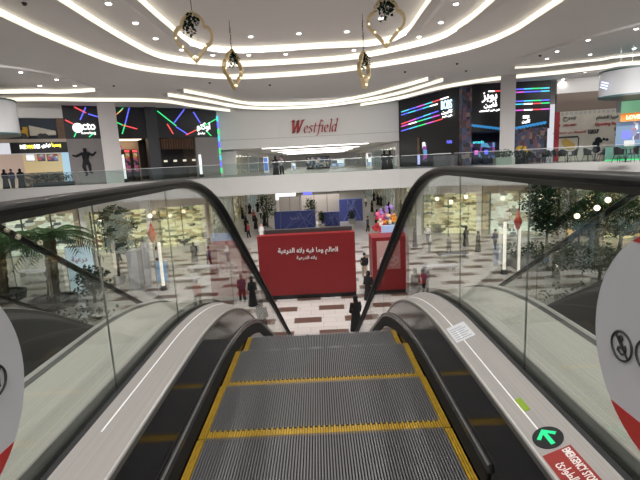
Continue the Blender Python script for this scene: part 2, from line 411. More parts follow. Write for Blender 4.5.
brushed(nt, b, (.40, .385, .375), (.45, .43, .42), .42, .35, (160, 1.2, 160))
out_m = bpy.data.materials.new('ribbed_outer_deck'); out_m.use_nodes = True; nt = out_m.node_tree; b = nt.nodes['Principled BSDF']
brushed(nt, b, (.47, .47, .43), (.58, .58, .53), .38, .25, (300, 1.0, 300))
skm = mat('skirt_black', (.004, .004, .005), .10, spec=.35)
rubber = mat('handrail_rubber', (.008, .008, .009), .42, spec=.2)
band = mat('groove_band', (.02, .021, .024), .45)
frame_m = mat('frame_grey', (.17, .17, .17), .35, .6)
edge_w = mat('edge_bright', (.60, .59, .58), .3, .4)
for s in (-1, 1):
    sweep([(.504, -.12), (.514, -.12), (.516, .318), (.506, .318)], YS, skm, 'skirt_panel', esc, mirror=s)
    sweep([(.505, .318), (.516, .318), (.517, .334), (.507, .334)], YS, frame_m, 'skirt_rail', esc, mirror=s)
    sweep([(.506, .334), (.513, .334), (.515, .3395), (.508, .3395)], YS, edge_w, 'edge_highlight', esc, mirror=s)  # pale strip painting in the highlight along the deck's inner edge
    sweep([(.512, .335), (.618, .378), (.618, .368), (.514, .325)], YS, deck_m, 'inner_deck', esc, mirror=s)
    sweep([(.617, .372), (.641, .372), (.641, .34), (.617, .34)], YS, band, 'glass_groove', esc, mirror=s)
    sweep([(.653, .378), (.660, .402), (.666, .402), (.666, .36), (.653, .36)], YS, mat('clamp_grey', (.36, .36, .35), .35, .5), 'glass_clamp', esc, mirror=s)
    sweep([(.666, .397), (.784, .397), (.784, .36), (.666, .36)], YS, out_m, 'outer_deck', esc, mirror=s)
    sweep([(.787, .395), (.925, .395), (.925, .36), (.787, .36)], YS, out_m, 'outer_deck', esc, mirror=s)
    sweep([(.927, .391), (.945, .406), (.960, .406), (.960, -.95), (.927, -.95)], YS, frame_m, 'side_cladding', esc, mirror=s)
    sweep([(.940, .404), (.946, .411), (.952, .411), (.952, .404)], YS, edge_w, 'cladding_trim', esc, mirror=s)
    tl_ = .35 if s > 0 else .72
    lx = .513+.105*tl_; lz = .3355+.043*tl_
    ys = [y for y in YS if 1.12 <= y <= 2.5]; ys = [1.03 if s > 0 else 1.10]+ys+[2.65]
    sweep([(lx-.0018, lz-.0004), (lx+.0018, lz+.0011), (lx+.0014, lz+.0022), (lx-.0022, lz+.0007)], ys, mat('light_line', (.85, .85, .85), .4, emit=(1, 1, 1), es=.15), 'light_line', esc, mirror=s)
    ysb = [y for y in YS if 1.3 < y < 14]
    sweep([(.494, .092), (.506, .088), (.508, .122), (.499, .120)], [1.22, 1.26]+ysb, mat('brush_rail', (.08, .08, .082), .25, .6), 'brush_rail', esc, mirror=s, pr=(1.9, 4.2))
    sweep([(.4925, .118), (.4955, .118), (.4990, .122), (.4960, .123)], [1.22, 1.26]+ysb, mat('brush_rail_edge', (.35, .35, .36), .3, .6), 'brush_rail_edge', esc, mirror=s, pr=(1.9, 4.2))
    sweep([(.500, .010), (.504, .010), (.504, .092), (.4945, .094)], [1.24]+ysb, mat('bristles', (.010, .010, .010), .9), 'skirt_brush', esc, mirror=s, pr=(1.9, 4.2))
sweep([(-.927, -.95), (.927, -.95), (.927, -.90), (-.927, -.90)], YS, frame_m, 'truss_soffit', esc)
sweep([(-.507, -.22), (.507, -.22), (.507, -.20), (-.507, -.20)], YS, black, 'step_well', esc)
# glass panels with joints
joints = [-.75, 0.70, 1.33, 1.98]
y = 1.98
while y < 15.2: y += 1.25; joints.append(y)
HR = (2.10, 2.13)
for s in (-1, 1):
    for a, c in zip(joints[:-1], joints[1:]):
        a2, c2 = a+.003, c-.003
        ys = [a2]+[q for q in YS if a2 < q < c2]+[c2]
        mb = MB().use(esc_glass)
        mb.loft([[(s*.641, y, .345+path_z(y, *DK)), (s*.653, y, .345+path_z(y, *DK)), (s*.653, y, .967+path_z(y, *HR)), (s*.641, y, .967+path_z(y, *HR))] for y in ys])
        mb.build('glass_panel', esc)
    for a in joints[1:-1]:
        zt_ = .965+path_z(a, *HR); zb_ = .38+path_z(a, *DK)
        MB().use(mat('joint_dark', (.07, .09, .08), .3)).box(min(s*.6462, s*.6482), max(s*.6462, s*.6482), a-.0028, a+.0028, zb_, zt_).build('glass_joint', esc)
    ysr = [y for y in YS if y >= 0]
    sweep([(.635, .955), (.659, .955), (.659, .974), (.635, .974)], ysr, mat('guide_dark', (.06, .06, .06), .4, .5), 'handrail_guide', esc, pr=HR, mirror=s)
    # handrail: flattened rubber loop over the whole length
    prof = [(-.040, -.006), (-.041, .004), (-.035, .012), (-.020, .016), (.0, .017), (.020, .016), (.035, .012), (.041, .004), (.040, -.006), (.030, -.010), (.0, -.008), (-.030, -.010)]
    cen = [(y, .981+path_z(y, *HR)) for y in [-.55]+[q for q in YS if q >= 0]]
    n0 = cen[0]; top = [(n0[0]-.33*math.sin(t), n0[1]-.33+.33*math.cos(t)) for t in [PI-i*PI/10 for i in range(0, 10)]]
    n1 = cen[-1]; bot = [(n1[0]+.33*math.sin(t), n1[1]-.33+.33*math.cos(t)) for t in [i*PI/10 for i in range(1, 11)]]
    cl = top+cen+bot; rings = []
    for i, (yy, zz) in enumerate(cl):
        a = cl[max(i-1, 0)]; c = cl[min(i+1, len(cl)-1)]; t = Vector((c[0]-a[0], c[1]-a[1])).normalized(); nn = Vector((-t.y, t.x))
        rings.append([(s*.647+px, yy+nn.x*pz, zz+nn.y*pz) for px, pz in prof])
    MB().use(rubber).loft(rings).build('handrail', esc, True)
# steps
tread_m = mat('tread_rib', (.20, .20, .21), .5, .35)
groove_m = mat('tread_groove', (.012, .012, .013), .6)
yel = mat('step_yellow', (.50, .31, .025), .5, noise=.25, nscale=30)
yel_groove = mat('yellow_groove', (.16, .10, .01), .6)
SD = .43
def step_meshes(parent):
    g = MB().use(groove_m).box(-.5, .5, -SD, 0, -.19, -.012)
    g.box(-.5, .5, -.02, -.0, -.30, -.012)
    g.use(tread_m); p = .0105; n = 95
    for i in range(n):
        x = (i-(n-1)/2)*p
        if abs(x) > .466: continue
        g.box(x-.0025, x+.0025, -SD+.052, -.001, -.012, 0)
    for i in range(n):                                # riser cleats
        x = (i-(n-1)/2)*p
        if i % 2 == 0: g.box(x-.003, x+.003, -.002, .006, -.28, -.012)
    st = g.build('step', parent)
    d = MB().use(yel_groove).box(-.498, -.469, -SD+.004, -.012, -.014, -.0095).box(.469, .498, -SD+.004, -.001, -.014, -.0095).box(-.469, .469, -SD+.003, -SD+.040, -.014, -.0095)
    d.use(yel)
    for s in (-1, 1):
        for k in range(3):
            x = s*(.4735+k*.0098); d.box(x-.0034, x+.0034, -SD+.002, -.012, -.012, .0004)
    for i in range(n):
        x = (i-(n-1)/2)*p
        if abs(x) > .466: continue
        L = .052 if i % 2 else .040
        d.box(x-.0036, x+.0036, -SD+.002, -SD+L, -.012, .0004)
    d.build('demarcation_line', st)
    return st
def step_z(k):
    tab = {-4: 0, -3: 0, -2: 0, -1: 0, 0: 0, 1: -.002, 2: -.011, 3: -.100, 4: -.30}
    if k in tab: return tab[k]
    z = -.30-(k-4)*.2483
    e = z+6.5
    return z if e > .25 else (-6.5 if e < -.05 else z)
st0 = step_meshes(esc)
for k in range(-3, 32):
    st = st0 if k == -3 else copy_tree(st0, esc)
    st.location = (0, 1.61+SD*k, max(-6.5, step_z(k)))
# the two neighbouring escalators, running down parallel on either side
for sx_, lb_ in ((-2.88, 'neighbouring escalator on the left, seen through the left glass panels'), (2.88, 'neighbouring escalator on the right, seen through the right glass panels')):
    e2 = copy_tree(esc); e2.location = (sx_, 0, 0); e2['label'] = lb_
# markings on the right inner deck
def on_deck(y, t, s=1, lift=.0015):
    """point on the sloping inner deck, t=0 inner edge .. 1 groove"""
    return Vector((s*(.513+.105*t), y, .335+.043*t+path_z(y, *DK)+lift))
def deck_t(x, y, s=1):
    """deck (Y, t) seen at a photo position, in the level stretch"""
    d = ray(x, y); A = Vector((s*.513, 0, .335)); B = Vector((s*.618, 0, .378)); n = Vector((0, 1, 0)).cross(B-A); k = (A-CAM).dot(n)/d.dot(n); p = CAM+d*k
    return p.y, (p.x-s*.513)/(s*.105)
U = Vector((.105, 0, .043)).normalized(); NV = Vector((-.043, 0, .105)).normalized()
def deck_frame(y, t): return on_deck(y, t)
def deck_rect(mb, y0, y1, t0, t1, lift=.001, th=.001):
    q = [on_deck(y0, t0, 1, 0), on_deck(y1, t0, 1, 0), on_deck(y1, t1, 1, 0), on_deck(y0, t1, 1, 0)]
    return mb.add([p+NV*lift for p in q]+[p+NV*(lift+th) for p in q], [(0, 1, 2, 3), (7, 6, 5, 4), (0, 4, 5, 1), (1, 5, 6, 2), (2, 6, 7, 3), (3, 7, 4, 0)])
yA, tA = deck_t(548, 438); yl, tl = deck_t(567, 446); yg, tg = deck_t(522, 405); yw, tw = deck_t(462, 333)
# green direction arrow
ctr = on_deck(yA, tA, 1, 0); disc = MB().use(black)
ring = [ctr+Vector((0, 1, 0))*(.038*math.cos(a))+U*(.036*math.sin(a)) for a in [2*PI*i/32 for i in range(32)]]
disc.loft([[p+NV*.001 for p in ring], [p+NV*.003 for p in ring]])
ind = disc.build('direction_indicator', esc); ind['label'] = 'round black indicator with a green arrow'
ar = MB().use(mat('arrow_green', (0, .22, .08), .5, emit=(.02, .75, .28), es=1.0))
def apt(a, c): return ctr+Vector((0, 1, 0))*a*1.15+U*c*1.15+NV*.0035
for poly in ([(.026, 0), (.004, .022), (-.002, .016), (.016, 0)], [(.026, 0), (.016, 0), (-.002, -.016), (.004, -.022)], [(.018, .0045), (-.024, .0045), (-.024, -.0045), (.018, -.0045)]):
    q = [apt(*p) for p in poly]; ar.add(q+[p+NV*.001 for p in q], [(0, 1, 2, 3), (7, 6, 5, 4), (0, 4, 5, 1), (1, 5, 6, 2), (2, 6, 7, 3), (3, 7, 4, 0)])
ar.build('arrow', ind)
lab = deck_rect(MB().use(mat('label_red', (.30, .025, .02), .45)), yl-.24, yl-.002, .06, .68).build('emergency_label', esc); lab['label'] = 'red emergency stop label with white English and Arabic lettering'
lt = MB().use(mat('label_white', (.9, .88, .86), .5))
put_text(lt, 'EMERGENCY STOP', on_deck(yl-.064, .54, 1, 0), (0, -1, 0), U, .112, .019, .012, 0, .001, .0022)
put_text(lt, shape('لحالات الطوارئ'), on_deck(yl-.10, .26, 1, 0), (0, -1, 0), U, .12, .026, .010, 0, .001, .0022)
lt.build('lettering', lab)
gw = deck_rect(MB().use(mat('deck_window', (.22, .34, .03), .3, emit=(.35, .6, .05), es=.08)), yg-.030, yg+.030, tg-.07, tg+.09); gw = gw.build('inspection_window', esc); gw['label'] = 'small lime green sensor window'
ns = deck_rect(MB().use(mat('sticker_white', (.66, .68, .72), .4)), yw-.06, yw+.085, .10, .78).build('notice_sticker', esc); ns['label'] = 'pale blue printed notice sticker'
nl = MB().use(mat('print_grey', (.35, .36, .40), .5))
for i in range(6): deck_rect(nl, yw-.045+i*.019, yw-.040+i*.019, .16, .70-.1*(i % 2), .0022, .0005)
nl.build('printed_lines', ns)

# round safety signs stuck on the glass
def round_sign(s, cy, cz, r, label):
    X = s*.640
    o = thing('safety_sign', (X, cy, cz), label, 'sign')
    inn = -s
    def disc(m, rr, clip=None, x0=0., th=.002, invert=False):
        mb = MB().use(m)
        pts = [(rr*math.cos(a), rr*math.sin(a)) for a in [2*PI*i/72 for i in range(72)]]
        if clip: pts = [p for p in pts if clip(p)]
        rings = [[(X+inn*(x0+k*th), cy+p[0], cz+p[1]) for p in pts] for k in (0, 1)]
        return mb.loft(rings)
    disc(mat('sign_white', (.56, .57, .62), .4), r).build('disc', o)
    rm = mat('sign_red', (.45, .02, .02), .4)
    disc(rm, r-.001, lambda p: p[1] > r*.78, .002, .001).build('red_segment', o)
    disc(rm, r-.001, lambda p: p[1] < -r*.66, .002, .001).build('red_segment', o)
    return o, X+inn*.004
def pictogram(o, X, cy, cz, r, kind):
    mb = MB().use(mat('icon_black', (.02, .02, .02), .5)); T = r*.075
    def P(a, c): return (X, cy+a*r, cz+c*r)
    mb.tube([P(math.cos(t), math.sin(t)) for t in [2*PI*i/28 for i in range(29)]], T, 6, False)
    mb.tube([P(-.68, -.7), P(.68, .7)], T, 6)
    if kind == 0:      # child in a pushchair
        mb.tube([P(.1+.16*math.cos(t), .52+.16*math.sin(t)) for t in [2*PI*i/12 for i in range(13)]], T*.9, 5, False)
        mb.tube([P(.05, .3), P(-.15, -.1), P(.3, -.2), P(.35, -.45)], T*1.1, 5)
        mb.tube([P(.4*math.cos(t)-.02, -.15+.42*math.sin(t)) for t in [PI*.75+i*PI*.11 for i in range(10)]], T*.9, 5)
    else:              # pushchair box
        mb.tube([P(-.4, .1), P(.35, .1), P(.3, -.3), P(-.3, -.3), P(-.4, .1)], T*1.2, 5)
        mb.tube([P(-.25, .1), P(-.25, .4), P(.2, .4)], T, 5); mb.tube([P(-.2, -.5), P(-.2, -.3)], T*2, 5); mb.tube([P(.2, -.5), P(.2, -.3)], T*2, 5)
    mb.build('pictogram', o)
o, X = round_sign(1, .738, .672, .235, 'round white and red safety sign stuck on the right glass panel')
pictogram(o, X, .880, .640, .031, 0); pictogram(o, X, .806, .650, .031, 1)
o, X = round_sign(-1, .698, .665, .226, 'round white and red safety sign stuck on the left glass panel')
pictogram(o, X, .834, .653, .031, 1); pictogram(o, X, .755, .65, .031, 0)
# ================================================================== CEILING FITTINGS
dl_px = [(109, 8), (136, 27), (156, 42), (182, 53), (213, 58), (249, 58), (286, 57), (251, 40), (299, 37), (347, 35), (381, 22), (354, 53), (419, 40), (441, 26), (456, 8), (21, 75), (57, 82), (40, 88), (75, 88), (636, 32), (588, 43), (557, 54), (547, 61), (590, 57), (634, 51), (585, 74), (563, 81)]
dl_xy = [tuple(onz(x, y, CZ).xy) for x, y in dl_px]
def desc(i):
    x, y = dl_px[i]
    if i < 7: return ['second from the innermost light cove at upper left', 'between the two inner coves, left side, second one down', 'between the two inner coves, left side, third one down', 'left of the big nearest hanging ornament tip', 'just left of the small left ornament chain', 'just right of the small left ornament', 'between the two small ornaments on the second cove strip'][i]
    return ['inside the inner cove, right of the left small ornament', 'inside the inner cove at the middle of the ceiling', 'inside the inner cove, left of the right large ornament', 'seen through the right large ring ornament', 'just left of the right small ornament', 'right of the right large ornament, below the inner cove', 'between the inner coves at upper right, lower one', 'between the inner coves at upper right, top one',
        'at far left, nearest the left edge', 'at left, above the short straight cove', 'at left, small one over the food shop', 'at left, close to the white column', 'at far right, topmost beside the right edge', 'on the right, second from the right edge', 'on the right, third along the curved ceiling line', 'on the right, closest to the white column', 'on the right, between the two thin coves', 'at far right, above the round kiosk canopy', 'on the right, above the brown wall band', 'on the right, lowest one above the dark shop'][i-7]
def downlight(x, y, label, watts, group=None):
    o = thing('downlight', (x, y, CZ), label, 'ceiling light', group)
    MB().use(white).lathe([(.11, CZ+.15), (.15, CZ+.15), (.15, CZ+.18), (.11, CZ+.18)], 16, (x, y, 0)).build('trim_ring', o)
    MB().use(mat('lamp_face', (1, 1, 1), .5, emit=(1, .98, .95), es=6)).lathe([(.001, CZ+.120), (.10, CZ+.120), (.10, CZ+.149), (.001, CZ+.149)], 14, (x, y, 0)).build('lamp', o)
    if watts:
        l = bpy.data.lights.new('lamp_light', 'SPOT'); l.energy = watts; l.spot_size = R(150); l.spot_blend = 1; l.shadow_soft_size = .08; l.color = (1, .97, .93)
        s = bpy.data.objects.new('lamp_light', l); COL.objects.link(s); s.parent = o; s.location = (0, 0, .06)
    return o
for i, (x, y) in enumerate(dl_xy):
    downlight(x, y, 'small bright recessed downlight '+desc(i), SPOT_W if i < 15 else (60 if i >= 25 else 260))
for x, y in ((-3, 3), (3, 3), (-3, 9), (3, 9), (0, -2), (-14, 12), (13, 12), (-22, 22), (20, 18)):
    downlight(x, y, 'recessed downlight above the frame of the photo', SPOT_W, 'downlights out of view overhead')
# black detectors
for i, (x, y) in enumerate([(114, 88), (270, 87), (210, 85), (232, 83), (405, 74), (457, 66), (466, 73), (540, 58), (25, 8)]):
    p = onz(x, y, CZ)
    lb = ['right of the white column at left', 'above the title sign, between coves', 'above the left dark shop', 'left of the ornament tip', 'right of the small right ornament', 'above the right dark shop', 'above the graffiti pillar', 'on the right by the thin cove', 'in the upper left corner'][i]
    o = MB().use(black).lathe([(.001, CZ+.07), (.05, CZ+.08), (.09, CZ+.14), (.09, CZ+.175), (.001, CZ+.175)], 12, (p.x, p.y, 0)).build('smoke_detector')
    tag(o, 'small black ceiling detector '+lb, 'detector')

# ---- hanging ornaments: barbed quatrefoil rings with greenery
def ornament(px, top, bot, Y, edge_on, label):
    a = onY(px, top, Y); b2 = onY(px, bot, Y); cz = (a.z+b2.z)/2; H = abs(a.z-b2.z)/2; cx = (a.x+b2.x)/2
    o = thing('hanging_ornament', (cx, Y, cz), label, 'hanging decoration')
    ca = math.cos(edge_on); sa = math.sin(edge_on)
    pts = []
    Wd = H*.77
    # one quarter outline: bottom tip -> side lobe -> top tip
    q = [(0, -1), (.14, -.85), (.34, -.66), (.50, -.52), (.62, -.42), (.66, -.35), (.84, -.28), (.97, -.12), (1.0, .06), (.94, .25), (.80, .37), (.62, .42), (.60, .52), (.52, .68), (.34, .82), (.14, .90), (0, 1)]
    full = q+[(-x, z) for x, z in q[::-1]][1:]
    vs = [Vector((x*Wd, 0, z*H)) for x, z in full]
    def tr(v): return Vector((cx+v.x*ca-v.y*sa, Y+v.x*sa+v.y*ca, cz+v.z))
    mb = MB().use(gold); rings = []
    for i in range(len(vs)-1):
        p = vs[i]; a1 = vs[i-1 if i else len(vs)-2]; c1 = vs[(i+1) % (len(vs)-1)]
        t = (c1-a1).normalized(); n = Vector((t.z, 0, -t.x)); wd = .045; dp = .08
        rings.append([tr(p+n*wd+Vector((0, dp, 0))), tr(p+n*wd-Vector((0, dp, 0))), tr(p-n*wd-Vector((0, dp, 0))), tr(p-n*wd+Vector((0, dp, 0)))])
    rings.append(rings[0]); mb.loft(rings, True, False)
    mb.build('ring', o)
    # small lamps along the lower rim
    lb = MB().use(mat('fairy_light', (1, .9, .6), .5, emit=(1, .85, .5), es=2.5))
    for x, z in ((.10, -.84), (-.10, -.84), (-.62, -.40), (-.95, -.05), (.0, -.80), (.6, -.38)): lb.ball(tr(Vector((x*Wd, -.1, z*H))), .028, n=6, m=4)
    lb.build('fairy_lights', o)
    # cord and crystal threads
    mb = MB().use(black).tube([tr(Vector((0, 0, H))), (cx, Y, CZ+.17)], .012, 6); mb.build('cord', o)
    mb = MB().use(steel)
    for x in (-.25, -.1, .05, .2): mb.tube([tr(Vector((x*Wd, 0, H*.8))), tr(Vector((x*Wd, 0, -H*.35)))], .004, 4)
    mb.build('threads', o)
    # greenery draped from the top
    g = MB().use(leaf2)
    for s in range(22):
        x0 = random.uniform(-.62, .62)*random.uniform(.4, 1); ln = random.uniform(.15, .65)*(1.2-abs(x0)); x = x0*Wd; z = H*(1-.35*abs(x0)); yy = random.uniform(-.12, .12)
        for k in range(int(ln*22)):
            x += random.uniform(-.03, .03)+x0*.01; z -= .045; yy += random.uniform(-.02, .02)
            c = tr(Vector((x, yy, z))); r = random.uniform(.045, .08)
            d1 = Vector((random.uniform(-1, 1), random.uniform(-1, 1), random.uniform(-1, .3))).normalized()*r*1.5; d2 = d1.cross(Vector((random.random(), random.random(), 1))).normalized()*r*.7
            g.add([c, c+d1*.5+d2, c+d1, c+d1*.5-d2], [(0, 1, 2, 3)])
    if edge_on > .5:
        z = H
        while z+cz < CZ-.1:
            z += .05; c = tr(Vector((0, 0, z)))
            for _ in range(2):
                d1 = Vector((random.uniform(-1, 1), random.uniform(-1, 1), random.uniform(-1, .3))).normalized()*.07; d2 = d1.cross(Vector((0, 0, 1))).normalized()*.025
                g.add([c, c+d1*.5+d2, c+d1, c+d1*.5-d2], [(0, 1, 2, 3)])
    g.build('foliage', o)
ornament(194, 12, 62, 15, .1, 'large gold quatrefoil ring with trailing greenery hanging at upper left')
ornament(386, -3, 47, 15, -.1, 'large gold quatrefoil ring with trailing greenery hanging at upper right')
ornament(233, 50, 89, 20, 1.1, 'small edge-on gold quatrefoil ring on a leafy chain left of centre')
ornament(364, 52, 88, 20, 1.1, 'small edge-on gold quatrefoil ring on a leafy chain right of centre')

# ================================================================== HEADER LETTERING  (broad-nib italic)
hf = Fac(hd[1], hd[2])
G = {
 'W': (1.75, [[(-.1, 1.72), (.12, 1.78), (.22, 1.6)], [(.18, 1.75), (.36, .0)], [(.36, 0), (.86, 1.7)], [(.70, 1.72), (.98, 1.72)], [(.86, 1.72), (1.0, .0)], [(1.0, 0), (1.55, 1.75)], [(1.40, 1.76), (1.72, 1.72)]], .40),
 'e': (.66, [[(.10, .46), (.48, .58), (.50, .82), (.34, .96), (.14, .80), (.06, .45), (.16, .1), (.36, .0), (.56, .16)]], .20),
 's': (.58, [[(.50, .82), (.34, .97), (.14, .86), (.16, .66), (.40, .40), (.42, .16), (.24, .0), (.02, .12)]], .20),
 't': (.52, [[(.30, 1.30), (.18, .25), (.26, .02), (.46, .10)], [(.02, .92), (.50, .94)]], .20),
 'f': (.56, [[(.68, 1.50), (.52, 1.66), (.38, 1.5), (.22, -.32), (.05, -.42)], [(.04, .92), (.62, .94)]], .20),
 'i': (.36, [[(.02, .86), (.16, .96), (.14, .1), (.22, .0), (.34, .08)], [(.20, 1.36), (.22, 1.40)]], .21),
 'l': (.36, [[(.10, 1.62), (.24, 1.72), (.14, .1), (.20, .0), (.34, .08)]], .21),
 'd': (.74, [[(.52, .84), (.32, .97), (.10, .72), (.04, .3), (.14, .02), (.34, .06), (.52, .34)], [(.52, 1.62), (.68, 1.78), (.54, .12), (.62, .0), (.76, .08)]], .21)}
mb = MB().use(mat('logo_red', (.34, .02, .025), .5, emit=(.3, .02, .02), es=.05))
wx = 0; strokes = []
for ch in 'Westfield':
    adv, st, nw = G[ch]
    for s_ in st: strokes.append(([(wx+x+y*.16, y) for x, y in s_], nw))
    wx += adv+.05
u0, z0 = hf.px(291, 133.5); u1, _ = hf.px(336, 131)
k = (u1-u0)/wx*1.02
na = R(28)
ww = []
for pts, nw in strokes:
    p = resample([Vector(q) for q in pts], step=.12) if len(pts) > 2 else [Vector(q) for q in pts]
    v = Vector((math.cos(na), math.sin(na)))*nw/2
    for a, c in zip(p[:-1], p[1:]):
        q = [a-v, a+v, c+v, c-v]
        Q = [hf.P(u0+t.x*k, z0+t.y*k, .06) for t in q]; Q2 = [hf.P(u0+t.x*k, z0+t.y*k, .22) for t in q]
        mb.add(Q+Q2, [(0, 1, 2, 3), (7, 6, 5, 4), (0, 4, 5, 1), (1, 5, 6, 2), (2, 6, 7, 3), (3, 7, 4, 0)])
tag(mb.build('wall_sign'), 'red serif lettering on the white header wall across the atrium', 'sign')

# ================================================================== COLUMNS
cA = onz(111, 181, 0)
def column(name, c, w, d, z0, z1, m, label, rz=0):
    o = MB().use(m).obox((c[0], c[1], (z0+z1)/2), w, d, z1-z0, rz).build(name); return tag(o, label, 'column')
pL = onY(100, 91, 39.5); pLb = onY(115, 176, 39.5)
column('column', ((pL.x+pLb.x)/2+.15, 39.5), 1.38, 1.38, 0, CZ+.17, colm, 'white painted square column in front of the left dark shop', R(25))
pR = onY(507, 90, 37.5)
column('column', (pR.x+.1, 37.5), 1.12, 1.12, 0, CZ+.17, colm, 'white painted square column behind the railing right of the dark shop entrance', R(-23))

# ================================================================== GLASS BALUSTRADE round the void
re = edge
for i, (a, c) in enumerate(zip(re[:-1], re[1:])):
    if i in (0, 9): continue
    q_ = (Vector(c)-Vector(a)).normalized()*.12; a = (a[0]+q_.x, a[1]+q_.y); c = (c[0]-q_.x, c[1]-q_.y)
    A = Vector((a[0], a[1], 0)); B2 = Vector((c[0], c[1], 0)); f = Fac(a, c); L = f.L
    nm = ['', 'at far left in front of the food shop', 'in front of the left dark shop', 'across the middle under the white header', 'at the right end of the bridge', 'in front of the dark shop on the right', 'below the white column on the right', 'in front of the cafe chairs at right', 'at the far right edge beside the kiosk'][i] if i < 9 else ''
    o = thing('glass_railing', f.P(L/2, 0), 'frameless glass railing with steel handrail '+nm, 'railing')
    n = max(1, round(L/1.5)); g = f.mb().use(rail_glass)
    for k in range(n):
        u = L*k/n; g.box(u+.01, u+L/n-.01, -.16, -.145, .03, 1.12)
    g.build('glass_panels', o)
    f.mb().use(steel).box(0, L, -.18, -.12, 1.12, 1.17).build('handrail', o)
    f.mb().use(steel).box(0, L, -.19, -.11, 0, .05).build('base_channel', o)

# ================================================================== LEFT SHOPS
LF = Fac((-26.5, 38.0), (-10.3, 49.4))
def wall_piece(f, name, x0, y0, x1, y1, m, d0=-.3, d1=0., zt=None, zb=None, parent=None):
    u0 = f.px(x0, (y0+y1)/2)[0]; u1 = f.px(x1, (y0+y1)/2)[0]
    t = f.px((x0+x1)/2, y0)[1] if zt is None else zt; b_ = f.px((x0+x1)/2, y1)[1] if zb is None else zb
    return f.mb().use(m).box(u0, u1, d0, d1, b_, t).build(name, parent)
# dark bowling shop
oc = thing('shopfront', LF.P(LF.px(145, 150)[0], 0), 'dark grey shopfront with coloured light bars and glowing Octo sign on the left', 'shop')
uL = LF.px(64, 125)[0]; uM1 = LF.px(150, 125)[0]; uR = LF.L
h_ = LF.px(150, 138)[1]
LF.mb().use(dark).box(uL, uR, -.6, 0, h_, CZ+.17).build('fascia', oc)
LF.mb().use(mat('dark_pillar', (.07, .075, .085), .5)).box(LF.px(148, 150)[0], LF.px(159, 150)[0], -.5, .45, 0, CZ+.17).build('pillar', oc)
LF.mb().use(grayp).box(uL, LF.px(107, 160)[0], -.4, .0, 0, h_).build('poster_wall', oc)
LF.mb().use(grayp).box(LF.px(197, 160)[0], uR, -.4, 0, 0, h_).build('wall_panel', oc)
wl = LF.mb().use(mat('warm_wall', (.42, .30, .22), .6)); wl.box(LF.px(112, 160)[0], LF.px(148, 160)[0], -3.2, -3.0, 0, h_); wl.build('entrance_wall', oc)
wl = LF.mb().use(mat('slat_wood', (.18, .09, .05), .6))
ua, ub = LF.px(159, 160)[0], LF.px(197, 160)[0]
k = ua
while k < ub: wl.box(k, k+.12, -.5, -.3, h_-1.1, h_); k += .26
wl.build('slat_screen', oc)
LF.mb().use(mat('shop_interior', (.03, .03, .035), .6)).box(ua, ub, -4.2, -4, 0, h_).build('back_wall', oc)
it = LF.mb().use(cream_e)
for k in range(5): it.box(ua+.6+k*1.05, ua+.95+k*1.05, -3.9, -3.8, 1.75, 1.95)
it.build('interior_lamps', oc)
LF.mb().use(mat('counter_dark', (.05, .045, .045), .5)).box(ua+.3, ub-.3, -2.4, -1.9, 0, 1.05).build('counter', oc)
LF.mb().use(mat('interior_light', (1, .9, .7), .5, emit=(1, .8, .55), es=2.5)).box(LF.px(114, 160)[0], LF.px(146, 160)[0], -2.8, -.8, h_-.08, h_-.04).build('entrance_light', oc)
bars = {red_e: [(74, 107, 86, 113), (65, 120, 73, 124), (113, 117, 122, 110), (122, 125, 137, 129), (167, 124, 173, 134), (186, 135, 196, 130)],
    blue_e: [(80, 120, 85.5, 107.5), (88, 114, 98, 117), (125, 124, 129, 108), (173, 124, 184, 109.5), (176, 127, 187, 134), (193, 112, 200, 123)],
    green_e: [(74, 137, 77, 131), (89, 137, 95, 132), (114, 121, 122, 125), (117, 114, 123, 108), (122, 134, 125, 124), (157, 111, 176, 126), (196, 130, 216, 119), (206, 131, 211, 136)],
    }
for m_, l in bars.items():
    for q in l: LF.bar(LF.mb().use(m_), *q, w=.09).build('light_bar', oc)
# sign
sg = LF.mb().use(mat('sign_soft', (1, 1, 1), .5, emit=(1, 1, .96), es=1.3))
u, z = LF.px(77.5, 128)
sg.tube([(u, .1, z), (u, .18, z)], .42, 18)
LF.text(sg, 'cto', 88.5, 126.5, 13, 7, .02); LF.text(sg, 'bowling', 88.5, 133.3, 14, 3.4, .01)
sg.build('sign_lettering', oc)
lg = LF.mb().use(dark)
for dx, dz in ((-.13, .1), (.13, .1)): lg.tube([(u+dx, .18, z+dz), (u+dx, .2, z+dz)], .06, 8)
lg.build('logo_eyes', oc)
sg = LF.mb().use(MATS['sign_soft']); LF.text(sg, shape('اوكتو'), 203, 127, 13, 9, .02); LF.text(sg, shape('بولينغ'), 201, 133.5, 7, 3, .02); sg.build('sign_lettering', oc)
LF.mb().use(mat('rear_wall', (.10, .08, .07), .6)).box(uL, uR-.1, -5.0, -4.8, 0, h_+.3).build('rear_wall', oc)
LF.mb().use(MATS['rear_wall']).box(uL, uR-.1, -4.8, -.6, h_, h_+.1).build('interior_ceiling', oc)
# corner wrapped in green and blue light
cz = LF.mb()
for i in range(9):
    m_ = (green_e, blue_e, cyan_e)[i % 3]; cz.use(m_); z = .3+i*.68; cz.box(uR-.05, uR+.10, -.1+.1*(i % 2), .12, z, z+.55)
cz.build('corner_lights', oc)
